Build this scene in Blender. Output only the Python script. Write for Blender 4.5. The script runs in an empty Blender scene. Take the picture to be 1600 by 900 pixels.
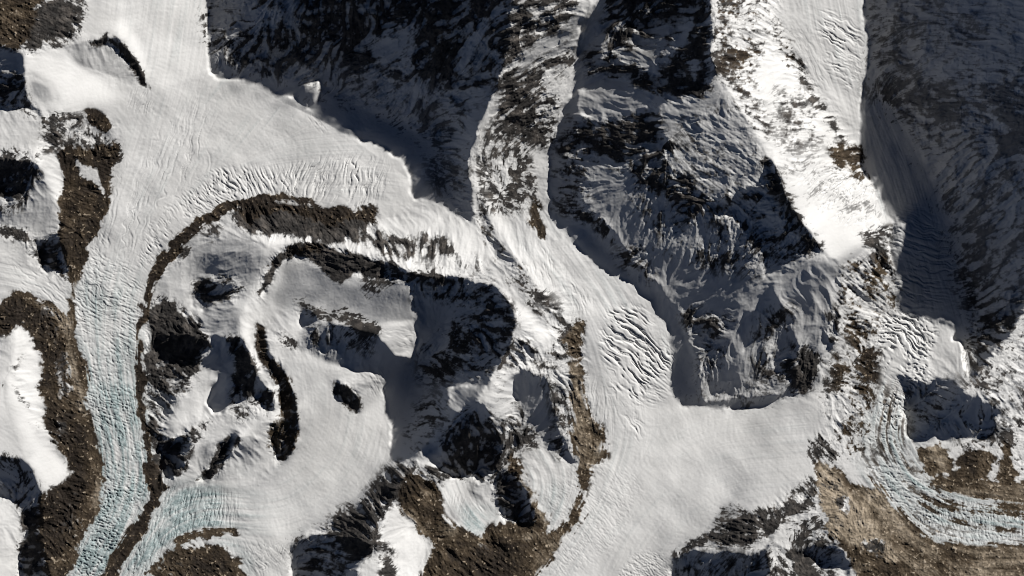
"""Snow peaks and glaciers seen from high above."""
# ---------------------------------------------------------------- traced survey data (map pixels, 1 px = 10 m)
# every entry: value(s) | edge softness | outline
def _p(s):
    v = [float(t) for t in s.replace(',', ' ').split()]
    return [(v[i], v[i + 1]) for i in range(0, len(v), 2)]

# areas the sun does not reach; value = how steep the ground is there relative to the rest of its slope
SHADE = [
 (1.0, "318,-180 318,0 322,25 320,50 321,80 326,110 335,120 350,124 375,128 395,128 415,136 435,147 455,152 468,160 490,168 508,190 530,197 552,203 555,210 565,218 580,222 600,233 618,245 632,262 640,280 645,300 648,312 665,315 680,318 695,325 705,335 725,340 738,345 741,335 738,300 730,265 732,240 745,200 760,165 778,128 786,100 795,60 800,0 800,-180"),
 (1.0, "938,-180 938,0 918,22 903,32 906,60 903,85 897,105 899,122 890,150 882,165 872,200 862,225 858,250 860,290 861,325 868,340 880,362 895,382 905,395 918,405 935,418 950,430 962,432 975,440 992,450 1000,462 1015,475 1028,495 1042,515 1050,535 1052,555 1048,575 1043,600 1047,615 1055,625 1065,635 1073,640 1090,636 1120,638 1150,640 1185,636 1203,634 1222,624 1245,621 1262,612 1275,585 1283,560 1300,545 1310,500 1308,460 1312,420 1305,408 1283,395 1265,370 1245,340 1228,310 1215,275 1210,262 1195,245 1185,222 1170,200 1150,170 1140,155 1132,140 1120,120 1112,90 1110,50 1112,0 1112,-180"),
 (1.0, "1352,-180 1350,0 1347,30 1350,55 1358,85 1357,105 1352,122 1345,140 1343,165 1344,200 1345,225 1344,255 1350,270 1362,285 1375,302 1380,320 1388,338 1393,348 1390,360 1389,385 1391,405 1400,430 1410,450 1412,475 1423,485 1440,497 1458,498 1475,497 1490,507 1493,520 1490,533 1506,540 1505,560 1508,575 1512,592 1520,585 1535,570 1548,555 1555,545 1570,533 1585,515 1595,490 1604,468 1650,455 1680,455 1680,-180"),
 (1.0, "1402,586 1430,592 1450,602 1465,591 1480,590 1500,607 1520,622 1545,630 1562,646 1556,668 1545,690 1530,684 1500,687 1480,690 1460,682 1435,690 1418,684 1411,652 1415,615"),
 (1.0, "575,402 600,412 640,425 690,432 735,438 768,445 790,465 800,485 805,505 800,530 793,545 780,560 765,590 763,600 742,604 700,603 697,612 702,640 716,646 730,636 748,630 762,635 768,655 782,680 790,700 778,720 768,735 756,750 740,748 722,744 708,747 690,740 676,722 660,705 640,722 625,725 608,724 609,700 611,690 606,650 601,630 597,610 600,590 603,575 596,560 600,545 640,560 649,545 652,525 645,505 646,490 645,470 640,448 620,440 600,432"),
 (1.0, "515,503 530,508 560,515 590,524 600,540 605,560 603,590 585,586 560,582 545,578 530,575 535,560 520,540 516,520"),
 (1.0, "466,490 475,482 490,495 497,503 480,508 473,513 467,505"),
 (1.0, "525,595 540,605 552,615 560,630 565,642 555,648 543,640 530,628 522,610"),
 (1.0, "-180,66 0,70 20,75 32,90 37,105 36,140 40,155 55,170 65,182 40,172 0,168 -180,165"),
 (1.0, "-180,250 0,250 40,250 56,262 46,285 40,305 25,302 12,315 0,300 -180,300"),
 (.7, "50,372 70,375 88,362 95,385 103,420 85,428 62,420 52,400"),
 (.8, "-180,700 0,715 30,720 45,735 60,765 62,790 60,830 65,870 70,900 70,1080 15,1080 25,900 25,860 33,830 28,800 10,785 0,780 -180,760"),
 (1.0, "455,850 470,840 500,835 540,840 570,850 580,860 560,890 558,900 550,960 455,960 451,870"),
 (1.0, "1052,872 1075,862 1110,868 1130,862 1150,867 1170,872 1195,860 1202,855 1198,900 1198,990 1053,990 1050,885"),
 (1.0, "845,680 880,680 885,700 895,720 906,730 890,725 870,712 850,700"),
 (1.0, "770,745 790,735 808,750 825,780 838,815 835,826 815,822 790,810 775,790 765,770"),
 (1.0, "1245,862 1270,855 1300,850 1320,860 1328,885 1325,900 1290,890 1262,875"),
 (1.0, "327,527 345,525 372,527 385,545 392,565 400,582 412,603 422,612 427,630 424,645 414,648 404,636 398,622 375,627 360,637 345,645 331,647 330,640 322,637 320,630 328,612 334,597 345,583 330,580 312,580 314,565 325,553"),
 (1.0, "240,522 270,524 296,524 318,532 325,541 320,552 313,560 311,572 298,580 283,574 262,566 246,560 236,545"),
 (1.0, "300,452 305,445 318,436 335,440 355,444 372,447 375,455 360,460 345,463 330,470 324,484 316,488 308,482 299,479 295,465 296,456"),
 (1.0, "240,700 260,688 290,684 290,705 275,740 255,748 245,735"),
 (1.0, "315,742 330,722 345,693 365,683 372,686 357,705 342,735 325,750 305,750"),
 (1.0, "125,62 178,58 188,66 202,87 217,107 228,137 218,127 206,108 193,90 180,74 155,68"),
 (1.0, "402,512 410,522 417,542 430,566 445,592 454,612 460,635 464,655 463,680 455,705 442,722 430,715 420,690 424,672 440,655 441,625 428,598 412,562 403,540"),
 (1.0, "800,590 815,575 850,592 856,612 862,640 870,660 876,680 845,680 825,660 812,640 803,620"),
]
# smooth floors inside the shade (glacier floors): low relative steepness
FLOOR = [
 (.12, "400,126 470,140 500,150 560,165 620,185 680,200 705,240 715,300 705,335 680,320 648,312 640,280 618,245 552,203 508,190 450,150"),
 (.12, "860,325 880,340 915,360 935,375 955,395 980,420 1010,450 1040,490 1070,520 1075,590 1090,630 1060,640 1040,600 1050,540 1015,475 950,430 900,390"),
 (.1, "1350,110 1385,150 1420,220 1460,280 1475,330 1490,400 1520,460 1540,540 1512,592 1490,510 1440,500 1405,470 1385,400 1390,350 1345,250"),
 (.15, "600,540 640,560 655,600 650,680 640,720 605,725 595,620"),
 (.2, "648,480 700,500 690,540 650,545"),
]
# slope towards the sun (+ rises to the sun = darker, - falls to the sun = brighter)
SLOPE = [
 # upper left snow
 (-.16, 10, "130,0 325,-40 325,110 240,140 190,60 125,50"),
 (-0.59, 4, "170,38 190,30 210,60 222,95 228,130 214,100 200,75 183,55"),
 (-0.42, 8, "38,90 70,75 110,75 120,100 170,130 190,150 130,170 70,172 40,150 38,120"),
 (.17, 3, "108,70 125,64 160,70 188,84 205,108 218,130 205,133 190,125 160,115 135,108 115,100 104,85"),
 (.1, 4, "37,112 80,130 90,160 65,172 40,150"),
 (-0.63, 3, "45,240 60,225 75,230 88,250 97,265 95,275 90,285 95,300 100,320 90,325 82,315 75,290 65,275 58,262"),
 (.27, 5, "-60,320 20,310 45,300 50,270 60,268 70,290 78,315 82,345 85,360 70,370 45,365 25,355 5,350 -60,345"),
 (.2, 4, "8,372 30,378 40,415 60,420 88,430 60,412 45,395 30,372"),
 (.12, 8, "85,240 180,240 165,320 140,375 120,425 105,440 95,415 90,360 98,290"),
 (.25, 4, "130,172 140,168 158,178 174,200 185,225 185,245 170,240 150,215"),
 # left side
 (-0.56, 5, "12,512 30,510 45,520 50,540 60,555 62,590 58,620 62,650 75,690 95,720 117,735 100,752 80,770 62,775 55,745 35,720 20,690 0,640 0,590 12,560"),
 (.0, 6, "-60,520 8,515 15,540 10,590 0,620 -60,640"),
 (-.05, 6, "-60,620 0,600 15,640 40,700 60,770 40,735 0,712 -60,700"),
 (-.2, 6, "-60,790 5,790 28,815 24,880 28,905 -60,930"),
 # brown hills left
 (.05, 6, "0,470 40,462 80,480 105,505 115,560 130,650 140,740 120,840 90,900 65,900 62,780 110,740 70,690 62,590 50,520 0,500"),
 # ridge strip and bowls in the middle
 (-0.59, 4, "360,365 405,368 440,370 500,372 560,378 600,392 650,402 700,420 740,432 770,440 768,443 735,436 690,429 640,420 600,408 570,398 540,391 525,386 510,383 480,380 450,380 435,386 410,380 390,375"),
 (-0.35, 8, "580,350 640,345 700,340 742,350 760,390 770,430 700,415 640,395 600,385 570,370"),
 (.39, 8, "440,410 455,402 500,412 540,440 600,432 645,442 645,500 600,505 560,490 520,485 470,470 450,482 430,478 415,470 420,440"),
 (.33, 3, "400,468 405,445 420,415 435,390 450,383 485,382 510,386 540,394 575,403 595,409 580,440 560,425 540,434 525,442 510,428 490,412 470,407 455,404 445,414 430,437 415,460"),
 (-.2, 6, "425,400 440,430 405,470 400,500 375,495 380,470 395,440"),
 (.12, 10, "260,375 330,360 400,380 420,400 400,440 380,470 360,430 300,430 270,450 250,430"),
 (.15, 8, "265,470 300,470 330,480 375,470 372,500 350,520 325,515 300,490"),
 (-0.59, 3, "372,500 378,490 385,500 390,530 400,560 410,590 425,610 440,632 438,655 425,665 415,640 405,600 395,570 380,545 373,520"),
 (.12, 8, "255,640 300,600 330,610 335,640 320,680 290,690 260,680"),
 (.16, 8, "300,700 345,690 370,690 420,690 425,740 400,765 340,755 310,740"),
 (.44, 3, "466,530 478,516 490,506 514,510 519,545 534,560 529,572 505,565 490,556 470,546"),
 (.46, 8, "285,395 330,385 400,385 412,400 400,440 378,455 350,442 318,434 300,440 288,425"),
 (.36, 6, "326,478 370,485 373,525 345,530 328,525 318,505"),
 (-.1, 6, "270,610 310,605 325,640 320,665 290,675 265,665"),
 (.33, 5, "236,690 240,672 258,660 268,668 266,684 250,692"),
 (-.12, 6, "600,505 645,505 648,545 625,560 600,545 590,520"),
 # middle ridge
 (.2, 8, "790,-60 900,-60 905,20 880,60 860,100 840,110 870,130 885,150 870,200 855,250 840,240 825,230 805,240 790,230 770,250 765,200 780,150 790,80"),
 (.05, 5, "742,250 800,230 850,250 858,290 840,330 800,350 765,330 745,300"),
 (-.2, 4, "738,262 745,255 765,280 768,300 750,305 740,285"),
 (-.12, 5, "745,200 760,165 780,130 783,140 770,180 755,220 742,260 735,262"),
 (-0.59, 4, "762,440 785,455 810,480 840,505 870,512 885,515 870,527 855,530 850,545 835,527 815,502 800,482"),
 (-0.49, 4, "765,600 780,570 795,575 800,600 800,640 785,655 772,640"),
 (-.2, 8, "760,360 790,385 830,440 900,500 930,480 900,440 860,400 850,340 830,330 790,350"),
 (.05, 8, "900,500 940,480 945,540 950,640 945,720 920,650 908,580"),
 (-.05, 45, "1000,650 1280,640 1270,740 1200,780 1060,800 940,760 960,690"),
 (.07, 12, "1065,790 1090,765 1110,760 1100,790 1070,850 1050,850"),
 # great face: parts the sun just grazes
 (.53, 8, "880,240 905,192 940,197 1000,182 1040,232 1060,282 1100,322 1150,345 1190,400 1200,450 1160,480 1165,560 1240,600 1220,618 1100,628 1090,560 1065,500 1035,450 990,405 945,350 905,300"),
 (.40, 4, "960,30 985,40 1010,55 1060,75 1040,90 1030,105 1022,118 1000,112 980,100 960,98 935,95 940,70 950,50"),
 (.36, 3, "870,60 880,45 900,30 900,70 905,85 890,85 870,80"),
 (.38, 4, "903,140 935,135 965,140 990,138 1018,150 1015,168 1000,175 985,180 960,182 940,190 915,190 902,170"),
 (.38, 4, "1030,168 1080,150 1105,140 1118,118 1125,130 1140,155 1165,195 1180,215 1195,250 1180,290 1140,305 1110,320 1090,300 1080,280 1050,265 1040,245 1062,230 1040,215 1030,195"),
 (.43, 10, "1200,430 1260,400 1290,400 1308,420 1306,500 1295,545 1280,560 1250,560 1240,520 1220,480"),
 (.47, 12, "905,260 960,270 985,290 980,320 950,330 920,330 905,300"),
 (.42, 5, "1165,470 1182,465 1180,480 1160,485"),
 (.42, 6, "1160,560 1180,530 1205,530 1210,570 1205,600 1180,580 1165,570"),
 (.43, 6, "1245,560 1280,560 1280,600 1250,620 1245,600"),
 (.44, 3, "1055,380 1065,355 1072,355 1068,378 1058,395"),
 (.4, 4, "700,604 740,604 755,603 740,625 715,645 705,630"),
 (.25, 8, "228,560 262,572 292,590 300,602 280,614 262,640 252,668 240,694 228,690"),
 (.2, 8, "228,475 270,465 300,495 326,512 318,535 240,525"),
 (.15, 8, "240,380 300,370 300,440 250,470 232,470"),
 (-.5, 3, "752,300 768,342 790,382 822,424 852,468 895,500 884,480 842,428 802,372 778,330 764,296"),
 (.24, 4, "742,300 752,345 770,385 800,428 835,470 850,478 820,430 788,386 766,345 752,304"),
 # bumps shaped in to mimic cloud shadow, lit block at upper basin rim
 (.3, 4, "478,128 498,125 502,138 490,152 480,165 468,158 466,148"),
 (.28, 5, "415,166 440,158 452,152 462,160 448,168 425,172"),
 (.25, 5, "346,133 362,126 382,136 372,146 352,144"),
 (.22, 5, "385,150 410,142 420,150 400,160"),
 (.3, 6, "1205,845 1240,815 1285,790 1298,800 1302,850 1240,856"),
 (.25, 3, "1225,75 1250,90 1270,130 1290,170 1310,200 1326,226 1316,226 1297,202 1281,177 1264,152 1245,112"),
 # far right ridge
 (-0.59, 6, "1112,-60 1200,-60 1220,60 1250,110 1290,165 1335,200 1343,255 1380,320 1392,350 1330,405 1312,416 1290,398 1245,338 1215,275 1185,220 1140,152 1114,100"),
 (.0, 8, "1215,-60 1350,-60 1355,90 1342,160 1343,245 1320,200 1290,140 1260,100 1235,60"),
 (.0, 10, "1312,416 1335,405 1388,360 1390,410 1412,475 1385,500 1376,560 1370,640 1350,720 1290,700 1280,600 1306,540"),
 (-.1, 8, "1520,590 1560,545 1590,510 1650,470 1680,680 1580,690 1560,640"),
 (-.4, 3, "1308,738 1318,748 1335,775 1365,812 1408,868 1402,874 1360,820 1328,778"),
 (.1, 6, "1240,820 1290,790 1300,850 1270,855 1230,860 1210,850"),
 (.35, 8, "455,850 500,825 565,780 605,735 640,725 632,760 615,785 595,810 588,845 560,845 500,835"),
 (-0.45, 3, "602,800 615,786 622,790 632,812 648,832 672,845 665,875 655,885 650,930 600,930 592,880 588,850 594,822"),
 (-.15, 4, "690,755 720,750 730,765 750,775 760,790 775,805 765,820 755,832 730,835 705,820 690,795 683,775"),
 (.1, 6, "625,750 660,740 680,755 685,790 705,820 730,835 700,850 670,840 650,825 630,800"),
 (.22, 5, "1056,868 1105,832 1125,800 1148,785 1165,800 1200,840 1195,858 1150,865 1075,860"),
]
# share of bare rock | edge | outline      (the rest is snow)
ROCK = [
 # great dark face upper middle
 (.80, 12, "330,-180 800,-180 800,0 795,60 788,100 770,130 720,180 690,150 660,110 640,130 610,140 590,125 540,115 500,110 470,115 440,120 415,110 395,105 370,100 345,80 330,60"),
 (.45, 14, "330,-180 400,0 450,-5 420,40 400,60 360,90 335,100 325,60"),
 (.50, 14, "450,110 540,120 620,140 690,150 735,190 735,240 720,270 690,230 640,200 600,180 540,160 480,140 440,125"),
 (.35, 12, "660,240 735,240 738,300 740,340 715,330 690,300"),
 (.15, 4, "575,70 600,50 640,40 655,50 645,70 640,85 610,90 600,105 580,90"),
 (.10, 3, "720,120 735,80 755,50 775,30 800,5 800,-20 780,10 745,40 725,75 715,100"),
 (.05, 3, "740,235 745,200 760,165 775,125 765,125 745,150 735,190"),
 (.12, 4, "630,80 655,30 662,35 645,85 640,120 630,120"),
 # rocks beside the great face
 (.86, 6, "795,-180 910,-180 905,0 895,25 878,35 868,50 850,55 835,70 815,72 805,100 800,130 785,165 780,130 786,100"),
 (.10, 3, "870,58 878,45 895,30 905,32 903,70 900,82 885,85 868,78"),
 (.75, 5, "800,130 850,85 900,82 905,100 880,100 860,105 850,125 820,150 790,190 780,215 770,225 775,190 785,160"),
 (.58, 6, "850,110 900,130 885,165 870,205 858,225 830,225 800,240 775,245 790,190 820,150 845,130"),
 (.12, 3, "850,108 900,110 900,140 880,150 862,145 852,130"),
 (.04, 4, "900,30 925,0 955,-180 930,-180 905,0 895,40 905,90 895,115 905,130 880,150 875,190 865,230 880,225 885,180 915,130 920,110 920,60 940,20 955,0 940,-10"),
 (.85, 5, "950,-180 1112,-180 1112,60 1102,130 1115,140 1090,152 1050,150 1020,145 990,132 960,118 930,118 918,125 912,115 920,90 938,60 938,40 950,20"),
 (.25, 4, "960,15 985,20 985,40 960,45"),
 (.06, 3, "955,72 980,75 1000,72 1010,60 1030,45 1045,40 1035,75 1035,110 1025,118 1005,108 980,92 965,90"),
 (.06, 3, "1080,20 1086,30 1060,75 1042,110 1032,102 1045,75 1065,45"),
 (.15, 3, "1072,95 1090,90 1092,110 1075,118"),
 (.10, 3, "935,60 950,50 948,80 938,105 930,95"),
 (.80, 7, "920,178 940,192 1000,180 1022,170 1032,195 1040,215 1060,230 1042,245 1050,265 1080,280 1090,300 1110,320 1090,342 1070,350 1050,332 1020,302 990,292 985,265 960,262 940,252 900,240 872,232 880,210 900,182"),
 (.75, 7, "1090,305 1140,305 1180,290 1200,270 1195,255 1215,275 1240,330 1283,395 1250,400 1230,380 1200,330 1180,312 1150,330 1120,345 1090,345"),
 (.22, 5, "1060,185 1110,170 1150,160 1185,230 1195,250 1180,285 1140,300 1110,318 1095,300 1085,280 1050,250 1062,228"),
 (1.0, 3, "1190,246 1212,262 1217,276 1246,341 1284,394 1272,396 1245,376 1215,335 1203,300 1200,270 1190,262"),
 (.65, 6, "958,400 978,385 1000,375 1018,390 1002,412 1022,432 1018,448 1000,432 985,420 970,412"),
 (.70, 3, "860,322 882,324 902,324 930,334 952,358 962,384 945,372 925,348 900,336 880,332"),
 (.50, 8, "870,238 905,235 930,270 925,310 905,330 870,320"),
 (.35, 10, "985,290 1050,330 1080,360 1050,400 1020,370 990,330"),
 (.45, 8, "1060,400 1130,350 1160,340 1200,330 1220,400 1180,430 1100,420"),
 (.55, 10, "1150,310 1210,320 1260,390 1240,410 1190,390 1150,350"),
 (.75, 6, "1062,490 1090,484 1130,490 1152,505 1122,522 1100,532 1075,516"),
 (.55, 7, "1095,535 1140,540 1130,572 1098,602 1080,612 1076,628 1070,612 1090,580"),
 (.75, 4, "1235,540 1268,540 1282,560 1276,590 1260,616 1240,622 1240,590"),
 (.50, 7, "1165,560 1200,545 1240,555 1245,580 1200,602 1180,576"),
 (.55, 8, "1180,500 1220,480 1245,470 1240,500 1210,540 1180,530"),
 (.75, 4, "1290,490 1310,480 1312,530 1300,545 1290,525"),
 (.35, 12, "1090,600 1230,600 1220,630 1100,634"),
 # far right slope
 (.30, 20, "1352,-180 1700,-180 1700,480 1600,468 1540,560 1500,430 1480,340 1440,260 1400,200 1360,130"),
 (.58, 10, "1375,140 1430,140 1500,150 1498,180 1490,232 1445,235 1412,192 1390,165"),
 (.62, 10, "1500,140 1600,95 1700,90 1700,225 1600,225 1520,235 1485,225 1495,180"),
 (.55, 12, "1460,250 1540,225 1640,225 1640,290 1560,320 1500,330 1470,300"),
 (.45, 14, "1500,340 1640,340 1640,440 1590,480 1540,500 1510,420"),
 (.75, 10, "1540,455 1595,450 1600,468 1590,510 1548,556 1520,588 1510,570 1530,510"),
 (.42, 12, "1425,600 1470,592 1560,640 1556,680 1500,688 1470,660 1440,680 1420,640"),
 (.38, 8, "1500,600 1560,545 1600,500 1680,460 1680,700 1600,760 1540,720 1500,700 1520,690 1545,690 1560,668 1540,628"),
 # bright ridge on the right
 (.50, 6, "1112,-180 1215,-180 1215,30 1228,62 1250,112 1235,118 1215,90 1195,70 1190,100 1172,110 1186,160 1208,208 1190,218 1165,180 1140,132 1125,122 1114,90"),
 (.72, 3, "1225,75 1250,90 1270,130 1290,170 1310,200 1326,226 1316,226 1297,202 1281,177 1264,152 1245,112"),
 (.55, 4, "1296,225 1344,235 1348,262 1372,297 1350,287 1320,266 1300,250"),
 (.30, 8, "1215,130 1260,150 1290,190 1280,230 1230,240 1210,200"),
 (.14, 8, "1215,250 1290,240 1340,270 1385,340 1340,350 1290,330 1240,300"),
 (.65, 4, "1346,358 1388,358 1391,402 1366,412 1350,382"),
 (.55, 7, "1314,420 1335,402 1380,400 1400,440 1410,472 1386,492 1370,560 1362,640 1346,700 1330,722 1310,690 1335,600 1330,540 1312,500"),
 (.12, 4, "1312,470 1335,460 1365,480 1350,500 1320,498"),
 (.40, 6, "1286,585 1306,545 1325,560 1332,640 1325,700 1302,682 1285,640"),
 (.70, 3, "1262,692 1280,678 1302,690 1314,712 1300,722 1282,716 1270,732"),
 (.70, 4, "1196,797 1240,772 1262,745 1282,760 1276,786 1250,802 1215,828 1190,838"),
 (.45, 5, "1228,832 1280,792 1298,800 1302,852 1240,856"),
 (.50, 6, "1200,850 1240,860 1290,895 1330,900 1330,990 1200,990"),
 (.85, 3, "1052,872 1060,862 1082,846 1106,832 1122,812 1126,800 1146,786 1166,800 1200,792 1200,838 1165,852 1130,856 1110,845 1085,856"),
 (.15, 3, "1090,862 1110,845 1130,852 1145,858 1120,868"),
 (1.4, 3, "1284,744 1310,751 1308,769 1290,768"),
 (1.4, 3, "1300,778 1322,769 1327,786 1305,797"),
 (1.4, 3, "1311,800 1326,792 1331,801 1317,810"),
 (1.4, 4, "1345,852 1372,840 1396,869 1380,877"),
 # middle ridge crest and its lower part
 (.8, 4, "745,260 742,240 752,225 768,190 770,225 765,250 757,275 768,300 762,335 752,300"),
 (.85, 3, "745,300 757,330 766,350 780,380 800,405 826,435 832,448 820,448 800,425 780,402 764,380 752,345"),
 (.42, 6, "745,225 800,225 830,250 830,290 810,330 780,340 765,310 760,270"),
 (.55, 3, "826,270 836,270 834,310 838,345 852,378 844,372 834,345 828,310"),
 (.30, 6, "770,385 840,440 880,480 905,500 880,510 850,490 815,460 780,430"),
 (.75, 3, "860,508 892,502 900,515 908,505 912,500 908,560 896,562 880,560 862,566 858,545 872,525"),
 (.65, 6, "800,540 830,525 850,545 860,560 880,600 890,640 885,700 875,720 868,690 866,650 856,610 840,592 815,580 803,565"),
 (.60, 6, "870,560 910,560 912,600 925,650 940,680 943,705 925,740 900,720 890,660 885,600"),
 (.80, 6, "692,690 705,660 735,640 760,632 768,655 790,690 800,620 812,640 840,690 800,700 800,740 770,745 740,755 700,740 680,720"),
 (.12, 4, "745,630 758,628 766,648 750,655"),
 (.08, 3, "764,600 778,575 792,572 798,600 790,640 775,655"),
 (.60, 5, "770,545 800,530 830,545 815,575 800,590 780,575"),
 (.75, 5, "770,655 800,650 812,690 800,735 785,745 778,700"),
 (.55, 6, "690,500 780,470 803,500 790,545 765,590 740,590 700,560 690,530"),
 (.60, 7, "640,425 768,445 800,485 803,515 780,500 740,480 690,470 650,480 643,450"),
 (.55, 8, "655,540 690,540 720,570 700,600 660,600"),
 (.45, 9, "650,640 690,620 700,650 670,690 640,705 640,670"),
 # ridge belt in the middle
 (1.15, 4, "365,328 400,318 440,314 470,318 500,328 540,332 560,330 575,318 586,330 581,345 575,352 578,372 568,377 540,374 520,377 500,372 470,371 440,366 405,368 380,356 365,346 360,336"),
 (.70, 4, "556,360 600,366 625,372 652,376 656,396 640,406 620,401 600,396 580,386"),
 (.85, 3, "655,364 680,365 702,380 707,396 690,402 670,400 654,388"),
 (.30, 6, "655,400 700,400 745,405 770,430 740,430 690,420 640,402"),
 (.45, 4, "400,316 440,304 480,312 500,320 470,316 430,314"),
 (1.3, 2.5, "396,472 402,455 410,435 420,415 433,396 447,386 465,381 485,381 510,386 540,394 575,402 600,411 640,425 690,432 735,438 690,446 640,440 600,432 575,440 560,425 548,430 540,442 525,440 510,425 495,412 480,408 465,400 455,399 443,410 430,428 418,448 408,462"),
 (.75, 6, "596,410 640,424 690,431 700,450 640,440 615,446 596,432"),
 (.80, 4, "452,472 470,470 490,480 510,487 540,492 560,505 590,512 594,520 570,522 540,512 510,505 490,492 470,488"),
 (.30, 4, "500,500 560,510 592,524 580,560 520,540"),
 (.70, 3, "425,515 440,520 462,535 465,542 450,545 435,535"),
 (.50, 5, "468,520 490,510 520,540 510,560 485,552"),
 (1.0, 2, "524,594 540,604 552,614 562,632 566,642 556,649 543,641 529,629 521,610"),
 (.60, 3, "560,445 585,440 600,450 590,462 575,460"),
 (.90, 3, "452,468 468,466 484,471 500,490 520,487 545,492 560,500 592,512 590,521 570,523 545,513 520,506 500,499 485,491 470,481 455,476"),
 (.85, 2, "519,484 535,483 552,488 575,504 570,507 550,494 530,487"),
 (.92, 2, "300,452 305,445 318,436 335,440 355,444 372,447 375,455 360,458 340,464 325,470 310,467"),
 (.90, 3, "265,686 285,675 305,668 322,660 336,653 331,662 318,673 305,683 295,696 285,706 292,725 280,745 250,748 240,726 244,698"),
 (.55, 3, "356,622 395,622 402,640 398,656 380,655 362,652"),
 (.92, 3, "398,606 412,604 424,612 428,632 424,648 414,650 404,636"),
 (.6, 1.5, "818,463 826,468 836,482 848,492 856,503 862,512 858,512 848,498 832,486 822,472"),
 (.7, 2, "832,453 840,452 850,463 858,478 850,472 840,464"),
 (.9, 2, "868,493 880,500 895,510 905,500 912,500 910,520 890,515 876,505"),
 # dark gullies on the brown hills
 (1.4, 6, "40,485 75,480 92,505 102,560 106,620 95,640 86,600 84,560 74,520 50,505"),
 (1.4, 5, "90,652 110,650 113,690 96,702 85,680"),
 (1.4, 6, "72,772 122,760 127,792 112,802 128,832 100,850 80,832 74,802"),
 (1.4, 6, "728,858 760,850 790,855 795,880 770,895 740,890"),
 (1.4, 6, "255,868 300,862 340,880 330,905 260,905"),
 (1.0, 2, "402,510 410,520 417,540 430,564 445,590 455,612 462,635 466,655 465,680 457,707 442,727 430,722 419,690 417,676 435,656 438,622 425,597 409,562 401,540"),
 (.05, 2, "430,680 437,678 445,695 436,692"),
 (1.25, 5, "226,482 245,466 272,478 290,495 310,505 324,522 320,542 308,560 300,582 288,590 262,574 245,566 226,570"),
 (.82, 6, "226,566 262,574 292,592 300,600 280,612 262,640 252,665 240,694 228,690"),
 (.85, 3, "345,524 375,525 382,547 397,567 402,592 392,627 366,622 360,600 371,575 356,552"),
 (.65, 4, "300,440 350,430 377,440 372,460 350,470 320,472 300,458"),
 (.80, 2, "262,391 290,388 296,396 286,405 265,413"),
 (.45, 4, "310,352 345,350 342,370 325,375"),
 (.45, 4, "365,610 400,610 405,640 385,660 360,660"),
 (1.0, 3, "235,698 258,686 292,682 292,708 276,742 252,750 240,726"),
 (1.0, 2, "312,744 330,720 345,691 365,681 374,686 358,707 343,737 325,752 298,752"),
 (.55, 3, "275,690 300,682 320,676 300,700 290,730 280,740"),
 (.92, 6, "451,852 470,835 500,823 540,798 566,778 590,748 606,733 627,724 646,725 641,746 632,760 625,775 605,790 595,815 590,846 575,862 560,872 500,836 470,842 454,870"),
 (.75, 5, "590,855 600,840 612,870 612,910 598,910"),
 (.60, 4, "605,745 635,740 632,765 610,775"),
 (.90, 4, "770,742 792,733 810,750 828,780 840,816 836,828 815,824 790,812 774,790 764,770"),
 (.55, 4, "640,735 680,722 700,742 690,760 660,745"),
 (.4, 8, "455,856 500,838 560,870 556,905 455,905"), (.35, 8, "1056,872 1110,870 1198,862 1198,905 1054,905"),
 (.45, 8, "1248,862 1300,852 1326,888 1290,892"), (.35, 8, "0,715 45,738 60,790 28,800 0,780"),
 # left side
 (.80, 4, "-180,-180 137,-180 137,0 128,25 123,45 109,60 85,70 70,70 65,79 40,83 25,79 0,70 -180,66"),
 (.92, 2, "124,61 178,56 188,64 203,86 218,106 230,138 218,128 206,110 193,92 180,76 172,66 150,68 138,63"),
 (.60, 5, "-180,110 0,112 35,110 38,150 60,176 60,182 40,173 0,166 -180,165"),
 (.55, 4, "64,178 106,175 128,178 135,200 160,212 180,225 185,245 150,240 100,228 80,240 60,232"),
 (.75, 4, "100,225 184,225 184,244 176,256 150,250 120,240"),
 (.35, 4, "-60,235 50,230 62,240 50,262 20,255 -60,258"),
 (.80, 4, "-180,250 40,248 57,262 62,272 46,287 40,312 25,307 10,322 -180,302"),
 (.35, 5, "-60,300 25,305 45,300 40,330 -60,340"),
 (.80, 4, "-180,350 20,350 45,366 70,373 90,360 98,385 105,420 117,440 113,452 90,432 60,421 45,402 35,382 20,367 8,372 -180,368"),
 (.05, 3, "12,374 30,380 42,415 32,410 22,392"),
 (.70, 4, "-180,700 0,712 32,724 45,738 50,760 25,750 0,740 -180,730"),
 (.95, 4, "28,800 60,785 60,830 66,870 70,905 26,905 26,860 34,830"),
 (.80, 3, "-180,470 0,480 14,500 12,515 0,525 -180,525"),
 (.45, 2, "12,585 20,565 32,552 31,560 18,580 5,600 0,600"),
 (.45, 2, "15,600 30,620 45,650 60,670 56,672 40,652 24,626"),
]
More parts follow.
